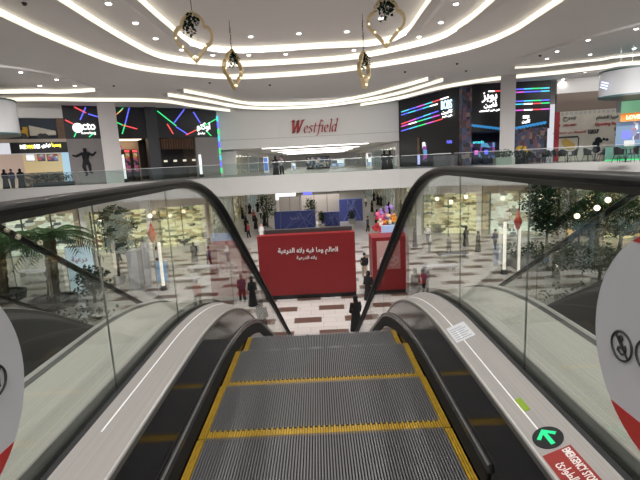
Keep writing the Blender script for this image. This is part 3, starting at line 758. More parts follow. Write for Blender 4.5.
# runner figure
def runner(f, px, py, hpx, name, label):
    u, z = f.px(px, py); H = abs(f.px(px, py-hpx)[1]-z)
    mb = f.mb().use(black)
    def T(pts, r): mb.tube([(u+x*H, .10, z+y*H) for x, y in pts], [q*H for q in r], 7)
    T([(0, .98), (.0, .92), (.0, .86)], [.05, .065, .04])
    T([(.0, .86), (.0, .75), (-.02, .55)], [.05, .13, .09])
    T([(-.02, .56), (-.10, .32), (-.02, .02)], [.08, .065, .035]); T([(0, .56), (.09, .36), (.10, .10)], [.08, .06, .035])
    T([(-.08, .80), (-.30, .70), (-.42, .74)], [.055, .045, .03]); T([(.08, .80), (.24, .72), (.36, .84)], [.055, .045, .03])
    T([(-.02, .02), (-.10, .0)], [.03, .02]); T([(.10, .10), (.18, .08)], [.03, .02])
    tag(mb.build(name), label, 'wall figure')
runner(LF, 88, 175.5, 28, 'wall_figure', 'black running man figure mounted on the grey wall below the Octo sign')
# slim light column by the entrance
for px, c_, lb in ((121.5, 'wl', 'beside the white column at left'), (197, 'wr', 'at the right end of the dark shop counter')):
    u0 = LF.px(px-1, 165)[0]; u1 = LF.px(px+1, 165)[0]; z0 = LF.px(px, 178)[1]; z1 = LF.px(px, 155)[1]
    o = thing('advert_totem', LF.P((u0+u1)/2, 0, 1), 'slim glowing white advert totem '+lb, 'totem')
    LF.mb().use(white_e).box(u0, u1, .9, 1.1, .3, max(z1, 1.9)).build('lit_face', o); LF.mb().use(dark).box(u0-.1, u1+.1, .85, 1.15, 0, .3).build('base', o)
# arcade machines and prize wall inside the entrance
pz = ramp_mat('prize_mix', [(.5, .05, .05), (.6, .3, .05), (.05, .04, .04), (.4, .1, .25), (.7, .6, .4), (.04, .03, .05)], 4., emit=.35)
for k, (x0, x1, y0, y1) in enumerate(((117.5, 125, 146, 172), (127, 133, 149, 174), (135, 141, 149, 172))):
    u0, u1 = LF.px(x0, 160)[0], LF.px(x1, 160)[0]; z1 = LF.px(x0, y0)[1]
    o = thing('arcade_machine', LF.P((u0+u1)/2, 0, -1), 'tall arcade machine with coloured prizes, %s in the left shop entrance' % ['leftmost', 'middle', 'rightmost'][k], 'machine')
    LF.mb().use(black).box(u0, u1, -1.8, -.9, 0, z1).build('cabinet', o)
    LF.mb().use(pz).box(u0+.08, u1-.08, -.9, -.85, .9, z1-.35).build('window', o)
    LF.mb().use((mag_e, red_e, red_e)[k]).box(u0+.05, u1-.05, -.9, -.84, z1-.28, z1-.05).build('marquee', o)
# food shop on far left
fs = thing('food_shop', LF.P(LF.px(35, 160)[0], 0), 'food shop with dark truck niche above glowing yellow and white sign at far left', 'shop')
FF = Fac((-38, 36.2), (-26.5+.0, 38.0)); 
# continue the plane of the left shops for everything left of the dark shop
uF0 = LF.px(-40, 150)[0]
zA = LF.px(40, 118)[1]; zB = LF.px(40, 139)[1]; zC = LF.px(40, 153)[1]
LF.mb().use(white).box(uF0, uL, -.5, 0, zA, CZ+.17).build('upper_wall', fs)
LF.mb().use(mat('truck_niche', (.05, .07, .10), .6)).box(LF.px(8, 130)[0], LF.px(57, 130)[0], -.45, -.35, zB, zA).build('niche', fs)
LF.mb().use(wood).box(LF.px(57, 130)[0], uL, -.4, .03, zB, zA).build('wood_panel', fs)
LF.mb().use(wood).box(uF0, LF.px(8, 130)[0], -.4, .03, zB, zA).build('wood_panel', fs)
LF.mb().use(mat('ledge', (.6, .5, .42), .5)).box(uF0, uL, -.4, .15, zB-.28, zB).build('ledge', fs)
tk = LF.mb().use(mat('truck_yellow', (.70, .42, .03), .5))
u, z = LF.px(22, 136); LF.pbox(tk, 21, 130.5, 28.5, 137, -.3, .1); LF.pbox(tk, 22.5, 127, 28, 131, -.3, .08)
tk.use(mat('truck_bed', (.75, .70, .60), .6)); a = LF.px(28.5, 125.5); c = LF.px(55.5, 131)
tk.add([(a[0], -.3, a[1]), (a[0], .1, a[1]), (c[0], .1, c[1]), (c[0], -.3, c[1]), (a[0], -.3, a[1]-.85), (a[0], .1, a[1]-.85), (c[0], .1, c[1]-.35), (c[0], -.3, c[1]-.35)], [(0, 1, 2, 3), (7, 6, 5, 4), (0, 4, 5, 1), (1, 5, 6, 2), (2, 6, 7, 3), (3, 7, 4, 0)])
tk.use(black)
for x in (23.5, 41, 45):
    u, z = LF.px(x, 136.5); tk.tube([(u, -.3, z), (u, .14, z)], .26, 12)
tag(tk.build('truck_picture'), 'yellow truck with long grey bed standing in the dark niche over the food shop', 'model truck')
LF.mb().use(black).box(LF.px(10, 146)[0], uL, -.4, .1, zC, zB-.28).build('sign_board', fs)
sg = LF.mb().use(led_w); LF.text(sg, 'NE', 23, 147, 6, 4, .05); LF.text(sg, 'MS', 37, 146.5, 6, 4, .05); LF.text(sg, shape('تهاوي'), 46, 146, 9, 5, .05); sg.build('sign_lettering', fs)
sg = LF.mb().use(mat('led_yellow', (.9, .8, .1), .5, emit=(1, .85, .1), es=1.6)); LF.text(sg, 'WYO', 30, 147, 7, 4, .05); LF.text(sg, shape('يسمبنا'), 56, 145, 9, 5, .05); sg.build('sign_lettering', fs)
zD = 0
LF.mb().use(mat('shop_cream', (.50, .42, .25), .6, emit=(1, .78, .4), es=.4)).box(LF.px(24, 160)[0], LF.px(64, 160)[0], -1.6, -1.4, 0, zC).build('back_wall', fs)  # cream and pink walls glow themselves, standing in for the shop's interior light
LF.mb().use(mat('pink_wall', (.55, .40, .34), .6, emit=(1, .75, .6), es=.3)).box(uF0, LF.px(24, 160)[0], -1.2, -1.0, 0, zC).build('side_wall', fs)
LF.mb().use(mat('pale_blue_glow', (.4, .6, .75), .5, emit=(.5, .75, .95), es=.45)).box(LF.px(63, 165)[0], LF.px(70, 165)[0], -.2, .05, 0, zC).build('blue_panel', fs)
mm = ramp_mat('menu_mix', [(.55, .62, .7), (.1, .08, .15), (.5, .12, .12), (.45, .35, .2), (.2, .22, .4)], 3., emit=.5)
for k, (x0, x1) in enumerate(((26, 36.5), (38, 47), (48, 60))):
    o = thing('menu_screen', LF.P(LF.px(x0, 157)[0], 2), 'lit menu screen of the food shop, %s of three' % ['left', 'middle', 'right'][k], 'screen')
    q = LF.mb().use(black); LF.pbox(q, x0, 153.5, x1, 160.5, -1.4, -1.28); q.build('bezel', o)
    q = LF.mb().use(white_e if k == 0 else mm); LF.pbox(q, x0+.4, 154, x1-.4, 160, -1.28, -1.25); q.build('screen', o)
cm = ramp_mat('counter_mix', [(.12, .07, .04), (.30, .18, .08), (.06, .05, .05), (.4, .3, .2), (.10, .12, .06)], 5.)
LF.mb().use(cm).box(LF.px(22, 168)[0], LF.px(63, 168)[0], -1.0, -.4, 0, 1.25).build('counter', fs)
# hedge planter and yellow chairs along the railing at the left
hp = thing('hedge_planter', (-23.5, 36.8+.9, 0), 'long low planter with a clipped dark hedge behind the left railing', 'planter')
def leafblob(mb, c, rx, ry, rz, n, s=.09):
    for _ in range(n):
        while True:
            p = Vector((random.uniform(-1, 1), random.uniform(-1, 1), random.uniform(-1, 1)))
            if p.length < 1: break
        q = Vector((c[0]+p.x*rx, c[1]+p.y*ry, c[2]+p.z*rz)); d = Vector((random.uniform(-1, 1), random.uniform(-1, 1), random.uniform(-.6, 1))).normalized()*s*random.uniform(.7, 1.4); e = d.cross(Vector((random.uniform(-1, 1), random.uniform(-1, 1), 1))).normalized()*s*.4
        mb.add([q, q+d*.5+e, q+d, q+d*.5-e], [(0, 1, 2, 3)])
x0 = onY(33, 178, 38.9).x; x1 = onY(72, 178, 38.9).x
MB().use(dark).box(x0, x1, 38.7, 39.2, 0, .4).build('trough', hp)
g = MB().use(leaf2)
k = x0+.2
while k < x1: leafblob(g, (k, 38.95, .75), .35, .28, .38, 90, .12); k += .4
g.build('foliage', hp)
# ================================================================== PEOPLE
def skin_body(pts, edges, radii, name, parent, m):
    me = bpy.data.meshes.new(name); me.from_pydata([Vector(p) for p in pts], edges, []); o = bpy.data.objects.new(name, me); COL.objects.link(o)
    sk = o.modifiers.new('s', 'SKIN'); o.modifiers.new('u', 'SUBSURF').levels = 1
    for v, r in zip(me.skin_vertices[0].data, radii): v.radius = (r, r)
    me.skin_vertices[0].data[0].use_root = True
    dg = bpy.context.evaluated_depsgraph_get(); nm = bpy.data.meshes.new_from_object(o.evaluated_get(dg)); nm.name = name
    bpy.data.objects.remove(o); bpy.data.meshes.remove(me)
    nm.materials.clear(); nm.materials.append(m); nm.polygons.foreach_set('use_smooth', [True]*len(nm.polygons))
    o = bpy.data.objects.new(name, nm); COL.objects.link(o); o.parent = parent; return o
def ell(cx, cy, z, rx, ry, n=14): return [Vector((cx+rx*math.cos(2*PI*k/n), cy+ry*math.sin(2*PI*k/n), z)) for k in range(n)]
def person_proto(style, h=1.66, stride=.16, hold=False):
    s = h/1.7
    t = thing('person', (0, 0, 0), 'x', 'person')
    P = [(0, 0, .92), (0, 0, 1.10), (0, .01, 1.30), (0, 0, 1.43), (0, .01, 1.50), (0, .02, 1.58), (0, .03, 1.66),
         (-.17, 0, 1.40), (-.21, -.03, 1.14), (-.20, .07, .92), (-.195, .12, .84), (.17, 0, 1.40), (.21, .03, 1.14), (.20, .12 if not hold else .26, .92 if not hold else 1.12), (.195, .17 if not hold else .34, .84 if not hold else 1.16),
         (-.09, 0, .88), (-.10, stride*.6, .48), (-.10, stride*.5, .09), (-.10, stride*.5+.13, .04), (.09, 0, .88), (.10, -stride*.3, .48), (.10, -stride, .10), (.10, -stride+.13, .04)]
    E = [(0, 1), (1, 2), (2, 3), (3, 4), (4, 5), (5, 6), (3, 7), (7, 8), (8, 9), (9, 10), (3, 11), (11, 12), (12, 13), (13, 14), (0, 15), (15, 16), (16, 17), (17, 18), (0, 19), (19, 20), (20, 21), (21, 22)]
    Rr = [.13, .125, .14, .09, .055, .085, .075, .06, .045, .035, .03, .06, .045, .035, .03, .09, .065, .045, .035, .09, .065, .045, .035]
    P = [tuple(c*s for c in p) for p in P]; Rr = [r*s for r in Rr]
    skin_body(P, E, Rr, 'body', t, skin)
    nz = MB().use(skin).ball((0, .115*s, 1.60*s), .014*s, .02*s, .022*s, 6, 4).build('nose', t)
    if style in ('abaya', 'thobe'):
        m = cloth_k if style == 'abaya' else cloth_w
        g = MB().use(m); prof = [(.03, .30, .25), (.30, .27, .22), (.60, .23, .18), (.88, .21, .165), (1.05, .20, .155), (1.25, .215, .16), (1.38, .20, .14), (1.45, .12, .10), (1.50, .075, .07)]
        g.loft([ell(0, (stride*.05), z*s, a*s, b2*s) for z, a, b2 in prof])
        for sx in (-1, 1):
            pts = [(sx*.17, 0, 1.40), (sx*.225, .0, 1.16), (sx*.215, .09, .93)] if not (hold and sx > 0) else [(.17, 0, 1.40), (.225, .03, 1.15), (.21, .24, 1.11)]
            g.tube([tuple(c*s for c in p) for p in pts], [.085*s, .075*s, .085*s], 9)
        g.build('robe', t, True)
        hcol = cloth_k if style == 'abaya' else mat('red_white_scarf', (.6, .30, .28), .8)
        hd_ = MB().use(hcol).loft([ell(0, -.0, z*s, a*s, b2*s) for z, a, b2 in [(1.36, .17, .14), (1.44, .12, .115), (1.52, .105, .115), (1.60, .115, .125), (1.68, .11, .12), (1.735, .07, .08), (1.75, .02, .02)]])
        hd_.build('headscarf', t, True)
    else:
        top, leg = style
        g = MB().use(top).loft([ell(0, 0, z*s, a*s, b2*s) for z, a, b2 in [(.86, .19, .14), (1.05, .18, .14), (1.25, .205, .15), (1.38, .19, .13), (1.45, .10, .09), (1.48, .07, .07)]])
        for sx in (-1, 1):
            fy = 0 if sx < 0 else .05
            g.tube([tuple(c*s for c in p) for p in [(sx*.165, 0, 1.40), (sx*.215, 0, 1.15), (sx*.205, .06+fy, .93)]], [.075*s, .06*s, .05*s], 9)
        g.build('shirt', t, True)
        g = MB().use(leg)
        g.loft([ell(0, 0, z*s, a*s, b2*s) for z, a, b2 in [(.80, .185, .14), (.92, .185, .14)]])
        g.tube([tuple(c*s for c in p) for p in [(-.09, 0, .88), (-.10, stride*.6, .48), (-.10, stride*.5, .08)]], [.11*s, .085*s, .07*s], 9)
        g.tube([tuple(c*s for c in p) for p in [(.09, 0, .88), (.10, -stride*.3, .48), (.10, -stride, .08)]], [.11*s, .085*s, .07*s], 9)
        g.build('trousers', t, True)
        MB().use(black).loft([ell(0, -.005, z*s, a*s, b2*s) for z, a, b2 in [(1.60, .10, .10), (1.66, .105, .11), (1.72, .09, .10), (1.76, .04, .05)]]).build('hair', t, True)
    return t
protos = {}
def person(style, x, y, z, rz, label, group=None, h=1.62, stride=.16, hold=False):
    key = (str(style), h, hold)
    if key in protos: o = copy_tree(protos[key])
    else: o = person_proto(style, h, stride, hold); protos[key] = o
    o.location = (x, y, z); o.rotation_euler = (0, 0, rz); o['label'] = label
    if group: o['group'] = group
    elif 'group' in o: del o['group']
    return o
def low(px, py): p = onz(px, py, LOW); return p.x, p.y
casual = (cloth_k, cloth_b); casual2 = (cloth_n, cloth_k); casual3 = (cloth_r, cloth_k); casual4 = (cloth_w, cloth_n)
x, y = low(373, 259); person('abaya', x, y, LOW, PI, 'person in long black robe walking right of the big red box, farther one')
x, y = low(365, 278); person(casual, x, y, LOW, 0, 'person in black top and beige trousers walking beside the red box')
x, y = low(369, 300); person('abaya', x, y, LOW, 2.6, 'person in black robe at the near right corner of the red box', h=1.60)
x, y = low(356.5, 331); person('abaya', x, y, LOW, .3, 'person in black robe nearest the escalator foot')
x, y = low(383, 222); person('abaya', x, y, LOW, .2, 'person in black robe, right one of a pair behind the flower display')
x, y = low(377, 223); person('abaya', x, y, LOW, -.2, 'person in black robe, left one of a pair behind the flower display')
x, y = low(381, 206); person('abaya', x, y, LOW, 0, 'person in black robe far down the lower corridor, right of two')
x, y = low(378, 205); person('abaya', x, y, LOW, PI, 'person in black robe far down the lower corridor, left of two')
for i, (px, py, st, rz, lb) in enumerate([(243, 303, casual2, .4, 'person in navy top walking left of the red box, nearer the escalator'), (254, 306, 'abaya', 2.8, 'person in black robe at the near left corner of the red box'), (247, 232, 'abaya', 0, 'person in black robe in the crowd left behind the red box'), (254, 222, casual3, 1, 'person in red top in the crowd on the left of the lower hall'), (243, 219, 'abaya', 2, 'person in black robe at the left edge of the crowd'), (258, 212, 'abaya', 3, 'person in black robe walking past the potted tree on the left'), (258, 209, casual4, 0, 'person in white top farther down the left of the hall'), (265, 226, 'abaya', .5, 'person in black robe next to the blue hoarding left end'),
        (210, 268, casual2, 1.2, 'person in navy top seen through the left glass beside the kiosk'), (195, 262, 'abaya', .2, 'person in black robe seated area seen through the left glass'), (158, 268, casual4, 2, 'person in white top between white kiosk panels on the left'), (120, 262, casual2, 2, 'person in navy top left of the white kiosk panels'), (228, 262, casual4, 2.5, 'person in white top walking left of the red box, far'),
        (415, 247, 'abaya', 1.5, 'person in black robe beyond the red stall at right'), (428, 243, casual4, 2.5, 'person in white top beyond the red stall at right'), (423, 298, casual3, .3, 'person in red top right beside the red stall'), (478, 252, 'abaya', 1, 'person in black robe seen through the right glass'), (495, 250, casual2, 2, 'person in navy top seen through the right glass near the lit pillars'), (466, 246, 'abaya', 2, 'person in black robe far behind the right glass')]):
    x, y = low(px, py); person(st, x, y, LOW, rz, lb)
for i, (px, py, st) in enumerate([(250, 214, 'abaya'), (246, 226, casual2), (261, 219, casual4), (256, 229, 'abaya'), (262, 206, 'abaya'), (258, 202, casual2), (249, 238, casual3), (262, 240, 'thobe'), (372, 212, 'abaya'), (366, 207, casual4), (374, 201, 'abaya'), (379, 199, 'thobe'), (389, 214, 'abaya'), (368, 232, casual2)]):
    x, y = low(px, py); person(st, x, y, LOW, i*1.3, ['person in black robe in the left crowd by the corridor corner', 'person in navy top in the left crowd, nearer row', 'person in white top in the left crowd beside the potted tree', 'person in black robe in the left crowd nearest the red box', 'person in black robe in the far left crowd, near one', 'person in navy top in the far left crowd, distant one', 'person in red top at the left edge behind the red box', 'person in white robe just behind the left corner of the red box', 'person in black robe between the right hoarding and the flowers', 'person in white top beside the right blue hoarding', 'person in black robe far back on the right side', 'person in white robe far back on the right side', 'person in black robe just behind the flower display', 'person in navy top behind the right corner of the red box'][i])
# people on the bridge
def up(px, py, Y): p = onY(px, py, Y); return p.x
for px, st, rz, lb, Y in [(275.5, 'abaya', 0, 'person in black robe leaning at the bridge railing, left pair', 39.6), (281.5, (mat('grey_cloth', (.3, .27, .27), .8), cloth_k), .3, 'person in grey top at the bridge railing, left pair', 39.8), (384.5, 'abaya', 0, 'person in black robe at the bridge railing, left one of the right pair', 39.5), (390, 'abaya', 2.8, 'person in black robe at the bridge railing, right one of the right pair', 40.9)]:
    person(st, up(px, 165, Y), Y, 0, rz, lb)

# ================================================================== UPPER CORRIDOR SHOPS
wares = ramp_mat('wares', [(.80, .76, .68), (.6, .5, .38), (.12, .12, .12), (.70, .66, .60), (.9, .85, .75), (.42, .34, .24), (.85, .8, .7), (.25, .2, .15)], 1.5, emit=.9, sx=.8, sy=.8, sz=2.2)  # all wares mixes glow by themselves in place of shop interior lighting
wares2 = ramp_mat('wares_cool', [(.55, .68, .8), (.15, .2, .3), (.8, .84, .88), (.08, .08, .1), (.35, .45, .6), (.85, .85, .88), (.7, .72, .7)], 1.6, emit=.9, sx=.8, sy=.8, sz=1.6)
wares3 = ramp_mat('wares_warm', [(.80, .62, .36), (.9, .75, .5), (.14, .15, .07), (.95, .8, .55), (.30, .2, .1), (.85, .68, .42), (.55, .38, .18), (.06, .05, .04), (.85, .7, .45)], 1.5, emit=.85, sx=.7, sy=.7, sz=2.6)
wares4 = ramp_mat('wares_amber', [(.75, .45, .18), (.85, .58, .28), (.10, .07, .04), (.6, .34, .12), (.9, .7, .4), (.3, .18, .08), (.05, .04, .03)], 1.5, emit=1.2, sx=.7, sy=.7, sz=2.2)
def side_shop(x, y0, y1, z0, z1, sgn, glow, front, label, frame=steel):
    """shop along a corridor side: x = front plane, sgn = direction into the shop"""
    o = thing('shop', (x, (y0+y1)/2, z0), label, 'shop')
    MB().use(glow).box(min(x+sgn*1.4, x+sgn*1.6), max(x+sgn*1.4, x+sgn*1.6), y0+.2, y1-.2, z0, z1-.5).build('display', o)
    for ya, yb in ((y0, y0+.35), (y1-.35, y1)): MB().use(front).box(min(x, x+sgn*1.8), max(x, x+sgn*1.8), ya, yb, z0, z1).build('pier', o)
    MB().use(front).box(min(x, x+sgn*1.8), max(x, x+sgn*1.8), y0+.35, y1-.35, z1-.55, z1).build('fascia', o)
    m = MB().use(frame); n = max(2, int((y1-y0)/2.2))
    for k in range(n+1):
        y = y0+.35+(y1-y0-.7)*k/n; m.box(min(x, x+sgn*.08), max(x, x+sgn*.08), y-.05, y+.05, z0, z1-.55)
    m.build('door_frame', o)
    MB().use(rail_glass).box(min(x+sgn*.03, x+sgn*.05), max(x+sgn*.03, x+sgn*.05), y0+.35, y1-.35, z0, z1-.55).build('shop_window', o)
    return o
ordn = ['nearest', 'second', 'third', 'fourth', 'fifth', 'sixth']
gl = [wares3, wares2, wares, wares2, wares, wares3]
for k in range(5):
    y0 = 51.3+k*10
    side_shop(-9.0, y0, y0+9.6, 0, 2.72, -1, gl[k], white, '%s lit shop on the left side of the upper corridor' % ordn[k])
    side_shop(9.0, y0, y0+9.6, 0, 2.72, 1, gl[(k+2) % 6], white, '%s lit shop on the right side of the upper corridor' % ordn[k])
# display stands in the upper corridor
def stand(px0, px1, py0, py1, Y, m, label, frame=dark):
    a = onY(px0, py0, Y); b2 = onY(px1, py1, Y)
    o = thing('display_stand', ((a.x+b2.x)/2, Y, 0), label, 'display')
    MB().use(frame).box(a.x, b2.x, Y, Y+.5, 0, max(.3, min(a.z, 2.6))).build('cabinet', o)
    MB().use(m).box(a.x+.08, b2.x-.08, Y-.05, Y-.005, .25, max(.5, min(a.z, 2.6)-.12)).build('screen', o)
stand(306, 330, 157, 173, 62, ramp_mat('dark_wares', [(.04, .05, .07), (.1, .14, .2), (.3, .25, .2), (.02, .03, .04), (.5, .45, .4)], 3.5, emit=.5), 'wide dark shop display facing the atrium in the upper corridor centre')
stand(331, 345, 159, 169, 60, wares2, 'white framed display with a dark screen right of centre in the upper corridor', white)
stand(291, 296, 163, 173, 55, wares2, 'small blue lit display near the left pair of people on the bridge', white)
stand(366, 372, 153, 167, 53, wares2, 'tall blue lit display on the right of the upper corridor', white)
stand(263, 269, 157, 172, 53, mat('blue_poster', (.05, .12, .4), .5, emit=(.1, .25, .8), es=.4), 'tall blue poster stand on the left of the upper corridor', white)

# ================================================================== RIGHT SHOPS
RF = Fac((9.1, 49.7), (13.4, 40.9)); RG = Fac((13.4, 40.9), (20.7, 40.6))
bs = thing('shopfront', (14, 42, 0), 'black corner shopfront with rainbow light bars, BOBS sign and blue scalloped trim on the right', 'shop')
hR = 2.9
RF.mb().use(black).box(0, RF.L, -.5, 0, 0, CT).build('side_wall', bs)
RG.mb().use(black).box(0, RG.L, -.5, 0, hR, CT).build('fascia', bs)
for f, segs in ((RF, [(402, 120, 408, 117), (402, 126, 408, 122), (402, 129, 408, 126)]),):
    pass
def multi_bar(f, x0, y0, x1, y1, cols):
    n = len(cols)
    for i, m_ in enumerate(cols):
        a, b2 = i/n, (i+1)/n
        f.bar(f.mb().use(m_), x0+(x1-x0)*a, y0+(y1-y0)*a, x0+(x1-x0)*b2, y0+(y1-y0)*b2, w=.09).build('light_bar', bs)
RB = Fac((9.1, 49.7), (13.4, 40.9))
for q, c_ in (((402, 112, 449, 97), [cyan_e, blue_e, mag_e, cyan_e, red_e, led_w]), ((402, 115, 438, 104), [blue_e, cyan_e, blue_e, cyan_e, led_w]), ((402, 124, 439, 111), [red_e, mag_e, blue_e, cyan_e, blue_e]), ((402, 126.5, 440, 115), [mag_e, led_w, green_e, cyan_e, mag_e]), ((402, 131, 443, 119), [blue_e, cyan_e, green_e, mag_e, red_e])):
    multi_bar(RB, *q, c_)
for q, c_ in (((515, 89.5, 549, 88), [blue_e, cyan_e, green_e, cyan_e]), ((515, 92.5, 549, 91), [mag_e, blue_e, blue_e, cyan_e]), ((515, 101.5, 549, 100), [blue_e, cyan_e, green_e, blue_e]), ((515, 104.5, 549, 103), [cyan_e, led_w, red_e, green_e]), ((515, 110.5, 549, 109), [mag_e, led_w, red_e, mag_e]), ((488, 91.5, 500, 91), [led_w, red_e])):
    multi_bar(RG, *q, c_)
sb = mat('sign_blue', (.5, .8, 1), .5, emit=(.55, .85, 1), es=1.8)
def on(f, name, m_, items):
    sg = f.mb().use(m_)
    for body, x, y, wpx, hpx in items: f.text(sg, body, x, y, wpx, hpx, .012)
    return sg.build(name, bs)
on(RB, 'sign_lettering', sb, [('BOBS', 447.5, 104.5, 11, 9)])
on(RB, 'sign_lettering', led_w, [(shape('كابين'), 448, 112, 11, 4.2), (shape('فن هير'), 448, 116, 10, 2.6)])
on(RG, 'sign_lettering', led_w, [(shape('بوبز'), 489, 97.5, 15, 10), (shape('قابين'), 490, 105.5, 13, 5.5), (shape('فن فور ايفريون'), 489, 110.5, 20, 2.6)])
on(RG, 'sign_lettering', led_w, [('BOBS', 525.5, 117, 6, 3), (shape('كابين'), 525.5, 121.5, 8, 4)])
# brick pillar with murals
mur = ramp_mat('mural', [(.10, .05, .05), (.05, .06, .12), (.25, .18, .15), (.03, .03, .04), (.16, .08, .12), (.06, .09, .16)], 3.0)
u = RG.px(466, 120)[0]; u0 = RG.px(460.5, 120)[0]; u1 = RG.px(470, 120)[0]
RG.mb().use(mur).box(u0, u1, -.4, .5, 0, CT).build('mural_pillar', bs)
RG.mb().use(mur).box(RG.px(514, 140)[0], RG.px(547, 140)[0], -.3, .02, 0, 3.0).build('mural_wall', bs)
# scalloped blue trim
sc_m = mat('scallop_blue', (.03, .22, .5), .5, emit=(.05, .35, .8), es=.45)
def scallop(x0, y0, x1, y1, n):
    mb = RG.mb().use(sc_m)
    for i in range(n):
        u, z = RG.px(x0+(x1-x0)*(i+.5)/n, y0+(y1-y0)*(i+.5)/n); u2, _ = RG.px(x0+(x1-x0)*(i+1.5)/n, y0+(y1-y0)*(i+1.5)/n); r = abs(u2-u)/2
        pts = [(r*math.cos(PI+PI*k/6), r*1.2*math.sin(PI+PI*k/6)) for k in range(7)]
        mb.add([(u+a, .04, z+b2) for a, b2 in pts]+[(u+a, .12, z+b2) for a, b2 in pts], [list(range(7)), list(range(7, 14))[::-1]]+[(k, k+1, k+8, k+7) for k in range(6)])
        mb.box(u-r, u+r, .04, .12, z, z+.08)
    mb.build('scalloped_trim', bs)
scallop(470, 125, 500, 128.5, 10); scallop(515, 128, 546, 122, 9)
# interior of the arcade, open between the corner and the white column
ui0, ui1 = RG.px(433, 145)[0], RG.px(513, 145)[0]
RG.mb().use(mat('arcade_wall', (.03, .035, .07), .5)).box(0, RG.L, -5, -4.8, 0, hR).build('back_wall', bs)
RG.mb().use(MATS['arcade_wall']).box(-.2, RG.L, -4.8, -.5, hR, hR+.1).build('interior_ceiling', bs)
ic = ramp_mat('arcade_lights', [(.02, .03, .08), (.05, .1, .3), (.02, .02, .03), (.25, .05, .3), (.03, .03, .05), (.1, .3, .5), (.03, .03, .04)], 2.5, emit=.8)
RG.mb().use(ic).box(ui0, ui1, -4.7, -4.6, .5, 2.0).build('wall_screens', bs)
RG.mb().use(mat('arcade_grey', (.12, .11, .12), .5)).box(ui0+.3, RG.px(460, 150)[0], -1.4, -.8, 0, 1.0).build('reception_desk', bs)
on(RG, 'sign_lettering', blue_e, [('FUN', 449, 142, 5, 3)])
on(RG, 'sign_lettering', cyan_e, [('arcade', 478, 142, 11, 3)])
for k, (a, b2, dd, zz) in enumerate(((471, 476, -1.5, 1.5), (480, 485, -1.8, 1.6), (489, 494, -1.4, 1.5))):
    u0, u1 = RG.px(a, 150)[0], RG.px(b2, 150)[0]
    o = thing('arcade_machine', RG.P((u0+u1)/2, 0, dd), 'arcade machine with lit screen inside the black shop, %s of three' % ['left', 'middle', 'right'][k], 'machine')
    RG.mb().use(mat('machine_body', (.03, .04, .08), .4)).box(u0, u1, dd-.6, dd, 0, zz).build('cabinet', o)
    RG.mb().use((cyan_e, mag_e, blue_e)[k]).box(u0+.06, u1-.06, dd, dd+.03, .9, 1.3).build('screen', o)
# entrance column lights on the corner wall
RB.mb().use(wood).box(RB.px(419, 140)[0]-.15, RB.px(419, 140)[0]+.15, .0, .1, 1.2, 2.9).build('wood_post', bs)
RB.mb().use(mat('lav', (.5, .5, .9), .5, emit=(.55, .55, 1), es=.9)).box(RB.px(419, 140)[0]-.12, RB.px(419, 140)[0]+.12, .0, .12, .2, 1.2).build('light_column', bs)
sg = RB.mb().use(white_e); RB.text(sg, 'OPEN'[0:0] or 'B', 425, 145, 3, 6, .08); sg.build('small_sign', bs)

# white part of the wall and the opening-soon hoarding
WF = Fac((21.2, 40.5), (36, 37.2))
zt = WF.px(575, 111)[1]; zb_ = WF.px(575, 93)[1]
struct(WF.mb().use(white).box(0, 16, -.5, -.1, zb_, CT).build('wall_upper_right'))
bp_ = WF.mb().use(mat('brown_band', (.20, .15, .12), .6)).box(0, 16, -.45, -.05, zt, zb_+.05).build('wall_panel_band'); struct(bp_); bp_.name = 'trim_6'
ho = thing('hoarding', WF.P(3.5, 0), 'cream opening-soon hoarding with Arabic and red lettering behind the cafe chairs', 'hoarding')
WF.mb().use(mat('hoard_cream', (.60, .56, .48), .6, noise=.12, nscale=1.2)).box(.3, 12, -.1, .0, 0, zt).build('panel', ho)
WF.mb().use(mat('hoard_red', (.35, .02, .03), .5)).box(-.1, .3, -.1, .05, 0, zt).build('red_end', ho)
zg = WF.mb().use(mat('hoard_grey', (.42, .41, .38), .6))
k = .4
while k < 9.5: zg.box(k, k+.22, 0, .03, zt-.30, zt-.05); k += .36
zg.build('pattern_band', ho)
def wt(m_, items, parent=ho, name='lettering'):
    sg = WF.mb().use(m_)
    for body, x, y, wpx, hpx, bo in items: WF.text(sg, body, x, y, wpx, hpx, bo*.3, 0, .04)
    return sg.build(name, parent)
inkd = mat('ink_dark', (.05, .05, .05), .6); inkr = mat('ink_red', (.45, .05, .05), .6)
wt(inkd, [(shape('صرح'), 569.5, 119, 13, 4.6, .05), (shape('قريبا الافتتاح'), 607, 117.5, 22, 4.5, .03), ('TGROUP', 593, 131.5, 11, 4.5, .03)])
wt(inkr, [('SARH SARH', 569.5, 125, 13, 2.4, .03), ('Opening Soon', 607.5, 124, 26, 4.2, .03), (shape('لاستيفاد من غيتونهات'), 569, 132.5, 33, 3, .02)])
fg = WF.mb().use(inkr); WF.pbox(fg, 554.5, 118.5, 560, 120.5, 0, .04); fg.build('flag_mark', ho)
fg = WF.mb().use(inkd); WF.pbox(fg, 554.5, 124.8, 560, 126.8, 0, .04); fg.build('flag_mark', ho)
fr = WF.mb().use(inkd)
for q in ((555, 137, 578, 137.6), (555, 137, 555.5, 150), (578, 137, 578.5, 150)): WF.pbox(fr, *q, 0, .03)
fr.build('frame_lines', ho)
mp = WF.mb().use(mat('map_ochre', (.50, .33, .08), .6)); a = [WF.px(*q) for q in ((561, 141), (566, 138), (575, 144), (574, 149), (568, 150), (563, 146))]
mp.add([(u, .02, z) for u, z in a]+[(u, .05, z) for u, z in a], [list(range(6)), list(range(6, 12))[::-1]]+[(i, (i+1) % 6, (i+1) % 6+6, i+6) for i in range(6)]); mp.build('map_shape', ho)
ch_ = WF.mb().use(black)
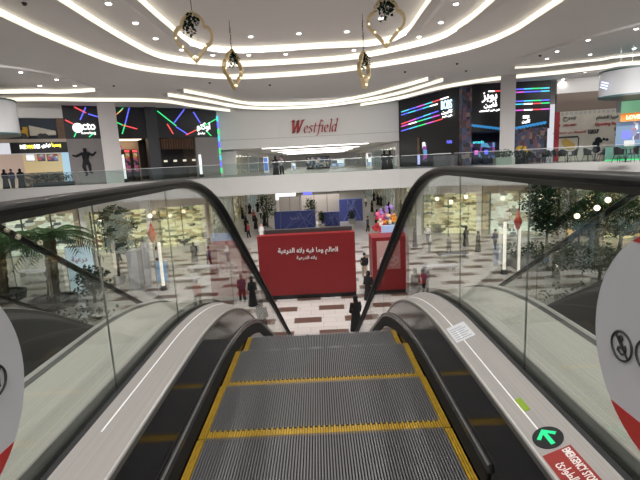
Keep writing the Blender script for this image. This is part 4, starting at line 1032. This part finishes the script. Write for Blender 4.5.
for dx, dz, r in ((0, 0, .26), (-.15, -.35, .3), (.2, -.1, .16), (.45, .05, .12), (.7, .0, .12), (-.1, -.8, .32)):
    u, z = WF.px(598, 140); ch_.tube([(u+dx, .01, z+dz), (u+dx, .04, z+dz)], r, 10)
ch_.build('dark_figure', ho)
ch_ = WF.mb().use(mat('portrait_brown', (.16, .09, .05), .6)); u, z = WF.px(617, 132)
for dx, dz, r in ((0, .2, .2), (-.12, .3, .12), (.14, .3, .12), (0, -.2, .16)): ch_.tube([(u+dx, .01, z+dz), (u+dx, .04, z+dz)], r, 10)
ch_.build('portrait', ho)

# ================================================================== CAFE FURNITURE
def chair_proto():
    t = thing('cafe_chair', (0, 0, 0), 'x', 'chair')
    MB().use(black).lathe([(.02, .42), (.24, .42), (.26, .45), (.25, .48), (.02, .49)], 14).build('seat', t, True)
    b2 = MB().use(black); rings = []
    for i in range(11):
        a = PI*(1.0*i/10)+0; c, s_ = math.cos(a), math.sin(a)
        rings.append([(c*.26, -s_*.24, .48), (c*.29, -s_*.28, .86-.16*abs(c)**2), (c*.26, -s_*.25, .87-.16*abs(c)**2), (c*.235, -s_*.215, .48)])
    b2.loft(rings); b2.build('backrest', t, True)
    for sx in (-1, 1):
        for sy in (-1, 1): MB().use(black).tube([(sx*.15, sy*.15, .43), (sx*.24, sy*.24, 0)], .016, 6).build('leg', t)
    return t
def table_proto():
    t = thing('cafe_table', (0, 0, 0), 'x', 'table')
    MB().use(black).lathe([(.01, .72), (.34, .72), (.34, .745), (.01, .745)], 18).build('tabletop', t)
    MB().use(black).lathe([(.03, .03), (.03, .72)], 8).build('pole', t)
    MB().use(black).lathe([(.01, 0), (.22, 0), (.20, .03), (.01, .03)], 14).build('base', t)
    return t
cp = None; tp = None
chs = [(522, 36.0, 1.4, 'cafe chair at the yellow flowers, leftmost of the row'), (532, 35.9, -1.4, 'second cafe chair from the left of the row'), (545, 35.3, .3, 'third cafe chair from the left of the row'), (552, 36.3, 2.2, 'fourth cafe chair from the left of the row, partly hidden'), (562, 35.0, -.5, 'cafe chair below the ochre map on the hoarding'), (573, 34.8, 1.4, 'cafe chair just right of the ochre map'), (588, 34.3, -1.4, 'cafe chair left of the dark figure on the hoarding'), (602, 33.6, 1.4, 'cafe chair right of the dark figure on the hoarding'), (619, 29.0+.6, -1.2, 'cafe chair in front of the kiosk counter, left one'), (633, 28.6, 1.5, 'cafe chair in front of the kiosk counter, right one')]
for px, Y, rz, lb in chs:
    o = chair_proto() if cp is None else copy_tree(cp); cp = cp or o
    o.location = (onY(px, 155, Y).x, Y, 0); o.rotation_euler = (0, 0, rz); o.scale = (1.18,)*3; o['label'] = 'black '+lb; o['group'] = 'cafe chairs behind the right railing'
for px, Y, lb in ((527, 37.2, 'round black cafe table between the two leftmost chairs'), (567.5, 35.6, 'round black cafe table below the map on the hoarding'), (595, 34.9, 'round black cafe table below the dark figure on the hoarding'), (626, 30.4, 'round black cafe table in front of the kiosk')):
    o = table_proto() if tp is None else copy_tree(tp); tp = tp or o
    o.location = (onY(px, 155, Y).x, Y, 0); o.scale = (1.15,)*3; o['label'] = lb; o['group'] = 'cafe tables behind the right railing'
def planter(px, py, Y, w_, d_, h_, m_, lm, fh, label, flowers=None, z=0):
    x = onY(px, py, Y).x; o = thing('planter', (x, Y, z), label, 'planter')
    MB().use(m_).box(x-w_/2, x+w_/2, Y-d_/2, Y+d_/2, z, z+h_).build('box', o)
    g = MB().use(lm); leafblob(g, (x, Y, z+h_+fh/2), w_*.55, d_*.55, fh*.6, int(240*w_), .13); g.build('foliage', o)
    if flowers:
        g = MB().use(flowers)
        for _ in range(14): g.ball((x+random.uniform(-.5, .5)*w_, Y-random.uniform(0, .4), z+h_+fh*random.uniform(.4, 1.1)), .12, n=6, m=4)
        g.build('flowers', o)
planter(504, 155, 36.3, 1.5, .7, .62, mat('planter_stone', (.35, .38, .34), .6), leaf, .55, 'stone planter with bright green shrubs at the foot of the white column on the right')
planter(521, 152, 38.2, 1.0, .6, .7, dark, leaf2, .6, 'dark planter with yellow flowers beside the white column', mat('flower_yellow', (.65, .42, .03), .6))

# round kiosk canopy on the right
def kioskdrum(name, c, rx, ry, z0, z1, label):
    o = thing(name, (c[0], c[1], z1), label, 'canopy'); n = 40
    def ringz(z, k=1.): return [Vector((c[0]+rx*k*math.cos(2*PI*i/n), c[1]+ry*k*math.sin(2*PI*i/n), z)) for i in range(n)]
    MB().use(mat('drum_white', (.42, .42, .43), .5)).loft([ringz(z0+.12), ringz(z1-.10)]).build('drum', o, True)
    MB().use(mat('drum_teal', (.03, .07, .07), .4)).loft([ringz(z1-.10, 1.01), ringz(z1, 1.01)]).build('top_rim', o, True)
    MB().use(MATS['drum_teal']).loft([ringz(z0, 1.01), ringz(z0+.12, 1.01)]).build('bottom_rim', o, True)
    for k in range(3):
        a = PI*1.1+k*.35; p = Vector((c[0]+rx*.8*math.cos(a), c[1]+ry*.8*math.sin(a), 0))
        MB().use(steel).tube([(p.x, p.y, z1), (p.x, p.y, CT)], .015, 6).build('hanger', o)
    return o
kY = 29.5
kz1 = onY(612, 68, kY-1).z; kz0 = onY(612, 96.5, kY-1).z; kxl = onY(602, 85, kY).x
ko = kioskdrum('kiosk_canopy', (kxl+3.2, kY), 3.2, 1.9, kz0, kz1, 'large white oval drum canopy with dark teal rims above the right kiosk')
sg = MB().use(mat('sign_violet', (.6, .65, 1), .5, emit=(.65, .7, 1), es=1.2))
for k in range(3):
    p = onY(603.5+k*.8, 88-k*2.6, kY-.55); sg.obox(p, .42, .05, .07, -.9, 0, .4)
sg.build('lit_marks', ko)
k0 = onY(617, 150, 32.0); KF = Fac((k0.x, 32.0), (k0.x+5.5, 28.6))
kk = thing('kiosk', KF.P(2.5, 0), 'mint green kiosk with orange sign, blue menu screens and teal counter at the right edge', 'kiosk')
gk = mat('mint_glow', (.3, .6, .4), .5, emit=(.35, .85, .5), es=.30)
u_ = KF.px(621.5, 105)[0]; zo0 = KF.px(630, 121)[1]; zo1 = KF.px(630, 113)[1]
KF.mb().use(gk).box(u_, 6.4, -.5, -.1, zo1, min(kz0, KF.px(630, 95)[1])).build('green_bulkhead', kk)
KF.mb().use(mat('kiosk_grey', (.25, .28, .3), .4)).box(u_-.28, u_-.02, -.4, 0, zo1+.1, min(kz0, KF.px(620, 97)[1])).build('speaker_box', kk)
KF.mb().use(mat('kiosk_orange', (.8, .25, .03), .5, emit=(1, .30, .04), es=.45)).box(u_, 6.4, -.2, 0, zo0, zo1).build('orange_sign', kk)
sg = KF.mb().use(mat('sign_cream', (.95, .85, .6), .5, emit=(1, .9, .6), es=.9)); KF.text(sg, 'LOVE', 633, 117, 14, 4.2, .05, 0, .02); sg.build('sign_lettering', kk)
KF.mb().use(mat('kiosk_blue', (.10, .16, .26), .5, emit=(.35, .55, .85), es=.28)).box(u_-.2, 6.4, -1.2, -1.0, 0, zo0).build('back_panel', kk)
for k, (x0, x1, y0, y1) in enumerate(((623, 631, 131, 138), (633, 639, 121, 129), (634, 640, 132, 139))):
    q_ = KF.mb().use((blue_e, mm, mm)[k]); KF.pbox(q_, x0, y0, x1, y1, -1.0, -.95); q_.build('menu_screen', kk)
uc = KF.px(605, 155)[0]; zk = 1.0
KF.mb().use(mat('counter_teal', (.17, .33, .28), .4)).box(uc, 6.4, -.7, 0, .12, zk).build('counter', kk)
KF.mb().use(green_e).box(uc, 6.4, -.6, .01, .06, .13).build('plinth_light', kk)
KF.mb().use(steel).box(u_+.3, u_+.9, -.5, -.1, zk, zk+.4).build('coffee_machine', kk)
# matching white canopy at far left
kL = onY(-14, 115, 31)
kioskdrum('kiosk_canopy', (onY(12.5, 115, 31).x-3.6, 31), 3.6, 2.6, onY(8, 135, 31).z, onY(8, 99, 31).z, 'white round drum canopy with dark rims hanging at the left edge')
# seated crowd at far left
for k, (px, st) in enumerate(((2, 'abaya'), (9, casual2), (18, 'abaya'))):
    person(st, onY(px, 175, 38.6).x, 38.9, 0, .3*k, 'person standing behind the far left railing, %s of three' % ['leftmost', 'middle', 'rightmost'][k], h=1.62)

# ================================================================== LOWER FLOOR
# big red box
rb = thing('hoarding_box', (-.8, 24.8, LOW), 'big red box hoarding with white Arabic lettering below the bridge', 'hoarding')
xa, xb = -3.42, 1.93; zt = onY(310, 234, 24.3).z
MB().use(redp).box(xa, xb, 24.3, 24.9, LOW+.25, zt).build('panel', rb)
MB().use(black).box(xa+.02, xb-.02, 24.35, 24.85, LOW, LOW+.25).build('plinth', rb)
sg = MB().use(mat('text_white', (.85, .8, .8), .5)); c_ = onY(308, 251, 24.28)
put_text(sg, shape('العالم وما فيه يلاه الدرعية'), c_, (1, 0, -.02), (0, 0, 1), 3.3, .42, .03, 0, .02)
put_text(sg, shape('يلاه الدرعية'), c_-Vector((.1, 0, .38)), (1, 0, -.02), (0, 0, 1), 1.1, .24, .02, 0, .02)
sg.build('lettering', rb)
MB().use(mat('box_top_dark', (.05, .05, .05), .6)).box(xa+.35, xb-.1, 24.9, 25.2, LOW, zt+.22).build('rear_frame', rb)
# red stall on the right
xa2, xb2 = 2.9, 4.95; zt2 = onY(400, 215, 24.5).z
rs = thing('stall', (3.9, 25, LOW), 'narrow red stall with pink poster seen through the right glass', 'stall')
MB().use(redp).box(xa2, xb2, 24.6, 26.2, LOW+.2, -3.3).build('panel', rs); MB().use(black).box(xa2, xb2, 24.62, 26.1, LOW, LOW+.2).build('plinth', rs)
MB().use(mat('poster_pink', (.62, .38, .36), .5)).box(xa2+.25, xb2-.5, 24.55, 24.6, LOW+1.4, -3.5).build('poster', rs)
wl_ = MB().use(mat('text_white', (.8, .8, .8), .5))
for k in range(6):
    a0 = k*PI/3; wl_.tube([((xa2+xb2)/2-.1+.35*math.cos(a0)+.16*math.cos(t), 24.54, LOW+1.9+.18*math.sin(a0)+.16*math.sin(t)) for t in [i*PI/5 for i in range(11)]], .02, 5, False)
wl_.build('ring_motif', rs)
MB().use(mat('poster_blue', (.3, .4, .6), .5, emit=(.4, .55, .8), es=.35)).box(xa2+.8, xb2+.2, 26.3, 26.5, LOW, -2.9).build('rear_screen', rs)
# blue hoardings and grey panelled pavilion
hb = mat('hoard_blue', (.09, .12, .42), .5); hb2 = mat('hoard_blue_light', (.2, .25, .6), .5)
def blue_hoard(px0, px1, pyt, pyb, label):
    a = low(px0, pyb); b2 = low(px1, pyb); Y = (a[1]+b2[1])/2; x0 = onY(px0, pyb, Y).x; x1 = onY(px1, pyb, Y).x; z1 = onY((px0+px1)/2, pyt, Y).z
    o = thing('hoarding', ((x0+x1)/2, Y, LOW), label, 'hoarding')
    MB().use(hb).box(x0, x1, Y, Y+.4, LOW, z1).build('panel', o)
    m = MB().use(hb2)
    for k in range(7):
        t0, t1 = random.random(), random.random(); m.tube([(x0+(x1-x0)*t0, Y-.02, LOW+.1), (x0+(x1-x0)*t1, Y-.02, z1-.1)], .05, 4)
    m.build('line_pattern', o)
    sg = MB().use(mat('text_pale', (.5, .55, .75), .5)); put_text(sg, shape('الدرعية'), ((x0+x1)/2, Y-.03, LOW+(z1-LOW)*.6), (1, 0, 0), (0, 0, 1), (x1-x0)*.22, None, .03, 0, .03); sg.build('lettering', o)
    return x0, x1, Y, z1
blue_hoard(275, 316, 211, 229, 'blue hoarding with pale line pattern, left one behind the red box')
blue_hoard(340, 363, 199, 221, 'blue hoarding with pale line pattern, right one behind the red box')
blue_hoard(322, 340, 212, 226, 'short blue hoarding between two potted trees behind the red box')
def pavilion(px0, px1, pyt, Y, label):
    x0 = onY(px0, 200, Y).x; x1 = onY(px1, 200, Y).x; z1 = onY((px0+px1)/2, pyt, Y).z
    o = thing('pavilion_wall', ((x0+x1)/2, Y, LOW), label, 'partition'); n = max(2, round((x1-x0)/1.6)); g = MB().use(mat('pavilion_grey', (.46, .42, .39), .6))
    for k in range(n): g.box(x0+(x1-x0)*k/n+.03, x0+(x1-x0)*(k+1)/n-.03, Y, Y+.15, LOW, z1)
    g.build('panels', o); MB().use(dark).box(x0, x1, Y+.15, Y+.3, LOW, z1+.05).build('frame', o)
pavilion(279, 300, 197, 58, 'grey panelled partition left of the potted tree, far below the bridge')
pavilion(301, 340, 194.5, 57, 'taller grey panelled partition in the middle, far below the bridge')
o = thing('lit_sign_box', (onY(283, 194, 70).x, 70, LOW), 'glowing white sign box under the bridge edge, left of the grey partitions', 'sign')
a = onY(275, 191, 70); b2 = onY(296, 199, 70); MB().use(white_e).box(a.x, b2.x, 70, 70.1, b2.z, a.z).build('lit_face', o); MB().use(white).box(a.x, b2.x, 70.1, 70.4, LOW, a.z).build('body', o)
o = thing('lit_sign_box', (onY(308, 194, 68).x, 68, LOW), 'small blue and orange sign under the bridge edge above the grey partitions', 'sign')
a = onY(303, 191, 68); b2 = onY(312, 195, 68); MB().use(blue_e).box(a.x, b2.x, 68, 68.1, b2.z, a.z).build('lit_face', o); MB().use(dark).box(a.x, b2.x, 68.1, 68.3, LOW, a.z).build('body', o)
# dark planter trough between the red box and blue hoarding
o = thing('bench_planter', (-3.2, 40, LOW), 'long dark planter bench behind the red box', 'planter')
MB().use(dark).box(-5.5, 2.4, 39.8, 40.6, LOW, LOW+.9).build('trough', o); g = MB().use(leaf2)
for k in range(12): leafblob(g, (-5.3+k*.65, 40.2, LOW+1.0), .35, .3, .22, 50, .12)
g.build('foliage', o)
# trees and palms
def tree(px, py, h, r, label, pot=True, nl=900, lm=leaf2, base=None):
    x, y = low(px, py) if base is None else base
    o = thing('potted_tree', (x, y, LOW), label, 'tree')
    if pot: MB().use(mat('pot_white', (.5, .5, .48), .5)).lathe([(.01, LOW), (.32, LOW), (.42, LOW+.6), (.36, LOW+.6), (.34, LOW+.5), (.01, LOW+.5)], 16, (x, y, 0)).build('pot', o)
    t = MB().use(bark); t.tube([(x, y, LOW+.3), (x+.05, y, LOW+h*.35), (x-.03, y+.03, LOW+h*.6), (x, y, LOW+h*.85)], [.10, .08, .06, .03], 8)
    for k in range(7):
        a = k*2.4; z = LOW+h*(.38+.07*k); t.tube([(x, y, z), (x+math.cos(a)*r*.6, y+math.sin(a)*r*.6, z+h*.14)], [.04, .015], 5)
    t.build('trunk', o)
    g = MB().use(lm)
    for k in range(9):
        a = k*2.4+px; q = random.uniform(.0, .6); z = LOW+h*(.45+.055*k)
        leafblob(g, (x+math.cos(a)*r*q, y+math.sin(a)*r*q, z), r*.55, r*.55, h*.10, nl//9, .17)
    g.build('foliage', o); return o
tree(312, 226, 3.4, .9, 'potted tree in front of the blue hoardings, behind the red box', nl=500, lm=leaf)
tree(322, 229, 2.0, .6, 'small potted bush right of the potted tree behind the red box', nl=300, lm=leaf)
tree(268, 232, 4.2, 1.2, 'potted tree at the left end of the blue hoarding', nl=600, lm=leaf)
tree(352, 224, 1.6, .6, 'small potted bush by the right blue hoarding', nl=250, lm=leaf)
tree(338, 196, 3.0, 2.4, 'dark spreading tree far back under the bridge edge', nl=600)
tree(120, 284, 5.4, 1.6, 'round leafy tree seen through the left glass beside the palm', nl=3400, lm=leaf2)
tree(96, 312, 2.6, 1.1, 'low dark tree below the palm seen through the left glass', nl=800)
tree(545, 266, 6.0, 2.1, 'tall dark evergreen tree seen through the right glass, left of the group', nl=4200)
tree(577, 258, 4.6, 2.2, 'broad dark tree in the middle of the group behind the right glass', nl=3600)
tree(618, 262, 4.6, 2.1, 'low dark tree at the right of the group behind the right glass', nl=3400)
tree(552, 287, 2.6, 1.4, 'leafy shrub in front of the trees behind the right glass', nl=900, lm=leaf)
tree(598, 290, 2.6, 1.5, 'leafy shrub nearest the right end of the trees behind the right glass', nl=900, lm=leaf)
def palm(px, py, h, n, L, label):
    x, y = low(px, py); o = thing('palm_tree', (x, y, LOW), label, 'tree')
    t = MB().use(bark); prev = []
    pts = [(x+.02*k, y, LOW+h*k/14) for k in range(15)]; t.tube(pts, [.30+.05*(k % 2) for k in range(15)], 10); t.build('trunk', o)
    top = Vector((x+.28, y, LOW+h))
    for k in range(n):
        a = k*2.399; el = .25+1.0*((k*7) % n)/n; fr_ = MB().use(leaf); spine = []
        for j in range(11):
            s_ = j/10; rad = L*s_*math.cos(el*.6); z = L*(.75*s_*math.sin(el)-.62*s_*s_)
            spine.append(top+Vector((math.cos(a)*rad, math.sin(a)*rad, z)))
        fr_.tube(spine, [.035-.003*j for j in range(11)], 5)
        for j in range(1, 11):
            for q in (0, .5):
                if j == 10 and q: continue
                c = spine[j].lerp(spine[min(j+1, 10)], q); d = (spine[j]-spine[j-1]).normalized(); sd = d.cross(Vector((0, 0, 1))).normalized()
                ll = L*.26*(1-abs(j/10-.45)*.9)
                for sg_ in (-1, 1):
                    tip = c+sd*sg_*ll*.8+d*ll*.55-Vector((0, 0, ll*.35)); w_ = d*.05
                    fr_.add([c-w_, c+w_, tip], [(0, 1, 2)])
        fr_.build('frond', o)
    MB().use(dark).lathe([(.01, LOW), (1.2, LOW), (1.3, LOW+.5), (1.15, LOW+.5), (1.1, LOW+.4), (.01, LOW+.4)], 20, (x, y, 0)).build('planter_ring', o)
palm(55, 306, 4.0, 26, 2.9, 'date palm with arching fronds seen through the left glass')
palm(4, 300, 3.6, 22, 2.8, 'date palm at the left edge, partly hidden by the round sign')
palm(592, 256, 4.4, 20, 2.6, 'date palm standing behind the trees in the right glass')
def bed(x0, x1, y0, y1, h, label, lm=leaf2, dens=26):
    o = thing('planting_bed', ((x0+x1)/2, (y0+y1)/2, LOW), label, 'planter')
    MB().use(mat('bed_stone', (.22, .22, .20), .6)).box(x0, x1, y0, y1, LOW, LOW+.45).build('kerb', o)
    g = MB().use(lm); n = int((x1-x0)*(y1-y0))
    for _ in range(n):
        leafblob(g, (random.uniform(x0+.4, x1-.4), random.uniform(y0+.4, y1-.4), LOW+.5+h/2), .8, .8, h*.55, dens, .2)
    g.build('foliage', o)
bed(-18.5, -9.5, 15.0, 21.5, 1.0, 'large added planting bed of dark shrubs under the palms on the left')  # the two near beds are added to darken the view through the glass
bed(9.5, 19.5, 15.5, 21.0, .9, 'large added planting bed of dark shrubs under the trees on the right')
bed(12.6, 19.0, 27.6, 31.5, .8, 'planting bed with green ground cover behind the right glass, farther one', leaf)
# glowing white screens and kiosk panels on the left
def panel(px0, px1, pyt, pyb, name, m_, label, cat, depth=.3, text=None, zb=None):
    a = low(px0, pyb); Y = a[1]; x0 = a[0]; x1 = onY(px1, pyb, Y).x; z1 = onY((px0+px1)/2, pyt, Y).z
    o = thing(name, ((x0+x1)/2, Y, LOW), label, cat)
    MB().use(m_).box(x0, x1, Y, Y+.03, LOW+.15, z1).build('face', o); MB().use(mat('panel_body', (.4, .4, .4), .5)).box(x0-.04, x1+.04, Y+.03, Y+depth, LOW, z1+.05).build('body', o)
    if text:
        sg = MB().use(mat('text_pink', (.6, .2, .3), .5)); put_text(sg, text, ((x0+x1)/2, Y-.02, LOW+(z1-LOW)*.75), (1, 0, 0), (0, 0, 1), (x1-x0)*.6, None, .02, 0, .02); sg.build('lettering', o)
    return x0, x1, Y, z1
scr = mat('screen_blue_white', (.6, .72, .78), .5, emit=(.65, .85, .95), es=.55)
panel(72, 98, 247, 297, 'advert_screen', scr, 'large pale blue advert screen standing behind the palm on the left', 'screen', text='SALE'[0:0] or shape('درعية'))
pw = mat('kiosk_panel_white', (.60, .60, .62), .5)
panel(131, 141, 252, 291, 'kiosk_wall', pw, 'white kiosk wall panel, left one, seen through the left glass', 'partition', 1.2)
panel(146, 151, 243, 288, 'kiosk_wall', pw, 'slim white kiosk wall panel in the middle, seen through the left glass', 'partition', .3)
panel(157, 168, 262, 284, 'display_cube', mat('cube_blue', (.15, .3, .5), .4, emit=(.3, .5, .8), es=.3), 'low blue and white display counter right of the white kiosk panels', 'display')
for px, pyt, pyb, lb in ((164, 242, 290, 'glowing slim white light pillar seen through the left glass'), (504, 222, 274, 'left of two tall glowing white light pillars through the right glass'), (518, 226, 278, 'right of two tall glowing white light pillars through the right glass'), (556, 250, 276, 'short glowing white light pillar among the trees on the right')):
    x, y = low(px, pyb); z1 = onY(px, pyt, y).z; o = thing('light_pillar', (x, y, LOW), lb, 'lamp')
    MB().use(mat('pillar_glow', (.9, .85, .75), .5, emit=(1, .93, .82), es=.8)).lathe([(.01, LOW+.3), (.10, LOW+.3), (.10, z1), (.01, z1)], 12, (x, y, 0)).build('light_tube', o); MB().use(dark).lathe([(.01, LOW), (.22, LOW), (.2, LOW+.3), (.01, LOW+.3)], 12, (x, y, 0)).build('base', o)
# red mascot-free sculptures: plain red balloon shapes
for px, py, lb in ((518, 232, 'red abstract flame shaped ornament on a post seen through the right glass'), (152, 245, 'small red abstract ornament on a post seen through the left glass')):
    Y = 26; c = onY(px, py-10, Y); o = thing('red_ornament', (c.x, Y, LOW), lb, 'ornament')
    MB().use(mat('ornament_red', (.55, .02, .03), .35)).lathe([(.01, c.z-.5), (.12, c.z-.35), (.24, c.z+.05), (.14, c.z+.35), (.05, c.z+.65), (.01, c.z+.8)], 12, (c.x, Y, 0)).build('flame', o, True)
    MB().use(steel).tube([(c.x, Y, LOW), (c.x, Y, c.z-.45)], .03, 6).build('post', o)
# flower display right of the corridor
x, y = low(386, 240); o = thing('flower_display', (x, y, LOW), 'tall colourful display of pink, orange and violet flowers right behind the red box', 'flowers')
MB().use(white).lathe([(.01, LOW), (.5, LOW), (.4, LOW+.9), (.01, LOW+.9)], 14, (x, y, 0)).build('pedestal', o)
for nm, c_, off in (('pink_flowers', (.65, .12, .25), (-.3, .2)), ('orange_flowers', (.8, .32, .04), (.3, -.2)), ('violet_flowers', (.35, .22, .6), (.15, .5)), ('cream_flowers', (.7, .6, .5), (-.1, -.3)), ('red_flowers', (.5, .03, .05), (-.6, -.5))):
    g = MB().use(mat(nm, c_, .6))
    for _ in range(16): g.ball((x+off[0]+random.uniform(-.55, .55), y+random.uniform(-.4, .2), LOW+2.0+off[1]+random.uniform(-.55, .65)), random.uniform(.14, .22), n=7, m=4)
    g.build(nm, o)
g = MB().use(leaf); leafblob(g, (x, y, LOW+1.6), .8, .5, .8, 260, .15); g.build('foliage', o)
# benches / seating blobs on the hall floor
for px, py, lb in ((35, 276, 'low white lounge bench under the palms on the left'), (205, 272, 'low white bench near the standing people on the left'), (452, 258, 'low dark bench seen through the right glass'), (440, 272, 'low white bench beyond the red stall')):
    x, y = low(px, py); o = thing('bench', (x, y, LOW), lb, 'bench'); m_ = pw if 'white' in lb else dark
    MB().use(m_).box(x-1.1, x+1.1, y-.35, y+.35, LOW+.34, LOW+.46).build('seat', o)
    for s_ in (-1, 1): MB().use(steel).box(x+s_*.9-.04, x+s_*.9+.04, y-.3, y+.3, LOW, LOW+.34).build('leg', o)

for px, py, Y, lb in ((437, 199, 37.5, 'leftmost, above the red stall side'), (451, 202, 37, 'second from left'), (466, 197, 36.5, 'third from left'), (541, 197, 30, 'above the tall evergreen'), (597, 208, 26, 'largest, beside the neighbouring handrail'), (608, 200, 27, 'to the right of the largest'), (577, 216, 27.5, 'lowest, in front of the trees'), (100, 221, 34, 'left side, above the leafy tree'), (150, 216, 35, 'left side, above the white kiosk panels')):
    p = onY(px, py, Y)
    o = thing('pendant_lamp', p, 'glowing round pendant lamp of the lower level, '+lb, 'lamp')
    MB().use(mat('globe_warm', (1, .9, .7), .5, emit=(1, .85, .6), es=2.5)).ball(p, .17, n=12, m=8).build('globe', o, True)
    MB().use(dark).tube([p+Vector((0, 0, .16)), (p.x, p.y, -1.5)], .012, 5).build('cord', o)
# ---- shopfronts on the lower level under the slab
def front_shop(A, B2, glow, frontm, label, z1=-1.5, sign=None, signm=None, fz=1.1):
    f = Fac(A, B2); o = thing('shop', f.P(f.L/2, LOW), label, 'shop'); L = f.L
    f.mb().use(glow).box(.55, L-.55, -1.6, -1.5, LOW, z1-fz).build('display', o)
    f.mb().use(frontm).box(.05, L-.05, -.3, 0, z1-fz, z1).build('fascia', o)
    
    for ua, ub in ((.05, .5), (L-.5, L-.05)): f.mb().use(frontm).box(ua, ub, -1.2, 0, LOW, z1-fz).build('pier', o)
    m = f.mb().use(dark); n = max(2, int(L/2.4))
    for k in range(1, n): m.box(L*k/n-.05, L*k/n+.05, -.2, -.1, LOW, z1-fz)
    m.build('window_frame', o)
    f.mb().use(rail_glass).box(.45, L-.45, -.17, -.15, LOW, z1-fz).build('shop_window', o)
    fl_ = f.mb().use(mat('shop_ceiling_light', (1, .95, .85), .5, emit=(1, .88, .65), es=2.2))
    for k in range(n): fl_.box(L*(k+.25)/n, L*(k+.75)/n, -1.2, -.6, z1-fz-.05, z1-fz-.01)
    fl_.build('ceiling_lights', o)
    if sign:
        sg = f.mb().use(signm or cream_e); sg.xf = None; put_text(sg, sign, f.P(L*.5, z1-fz*.45, .02), f.t, (0, 0, 1), min(L*.4, 3.2), None, .03, 0, .05); sg.build('sign_lettering', o)
warmfront = mat('stone_warm', (.42, .35, .26), .5)
Ls = [(-46, 38), (-38, 39.5), (-30, 41), (-22.5, 42.2), (-16, 43), (-10.6, 44)]
lbl = ['at the far left edge', 'second from the left edge', 'behind the palm', 'behind the leafy tree', 'next to the left corridor corner']
sgn = [shape('بيت'), 'HOME', shape('ازياء'), 'MODA', 'CAFE']
for k in range(5): front_shop(Ls[k], Ls[k+1], (wares3, wares3, wares, wares3, wares3)[k], (warmfront, white)[k % 2], 'warm lit lower level shopfront on the left, '+lbl[k], sign=None)
Rs = [(9.4, 43.2), (15, 41), (20.5, 38), (26, 34.5), (32, 30), (39, 25)]
lbl = ['next to the right corridor corner', 'second from the corridor', 'behind the tall evergreen', 'behind the middle trees', 'at the far right edge']
for k in range(5): front_shop(Rs[k], Rs[k+1], (wares3, wares, wares4, wares4, wares4)[k], (white, warmfront)[k % 2], 'warm lit lower level shopfront on the right, '+lbl[k])
for k in range(5):
    y0 = 47.5+k*12.5
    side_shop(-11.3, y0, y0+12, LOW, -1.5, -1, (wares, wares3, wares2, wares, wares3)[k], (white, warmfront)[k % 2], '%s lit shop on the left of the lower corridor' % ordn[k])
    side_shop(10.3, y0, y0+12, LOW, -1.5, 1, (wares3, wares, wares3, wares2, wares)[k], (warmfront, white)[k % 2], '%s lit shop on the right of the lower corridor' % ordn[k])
# glowing panels added under the slab to brighten the dark lower level
for x, y in ((-32, 39), (-24, 40), (-14, 41), (-4, 42), (4, 42), (13, 39), (22, 34.5), (31, 27)):
    o = thing('ceiling_panel', (x, y, -1.5), 'added lower level light panel under the slab edge hidden by the bulkhead', 'ceiling light', 'added lower level light panels')
    MB().use(MATS['panel_white']).box(x-1.5, x+1.5, y-.4, y+.4, -1.55, -1.5).build('diffuser', o)
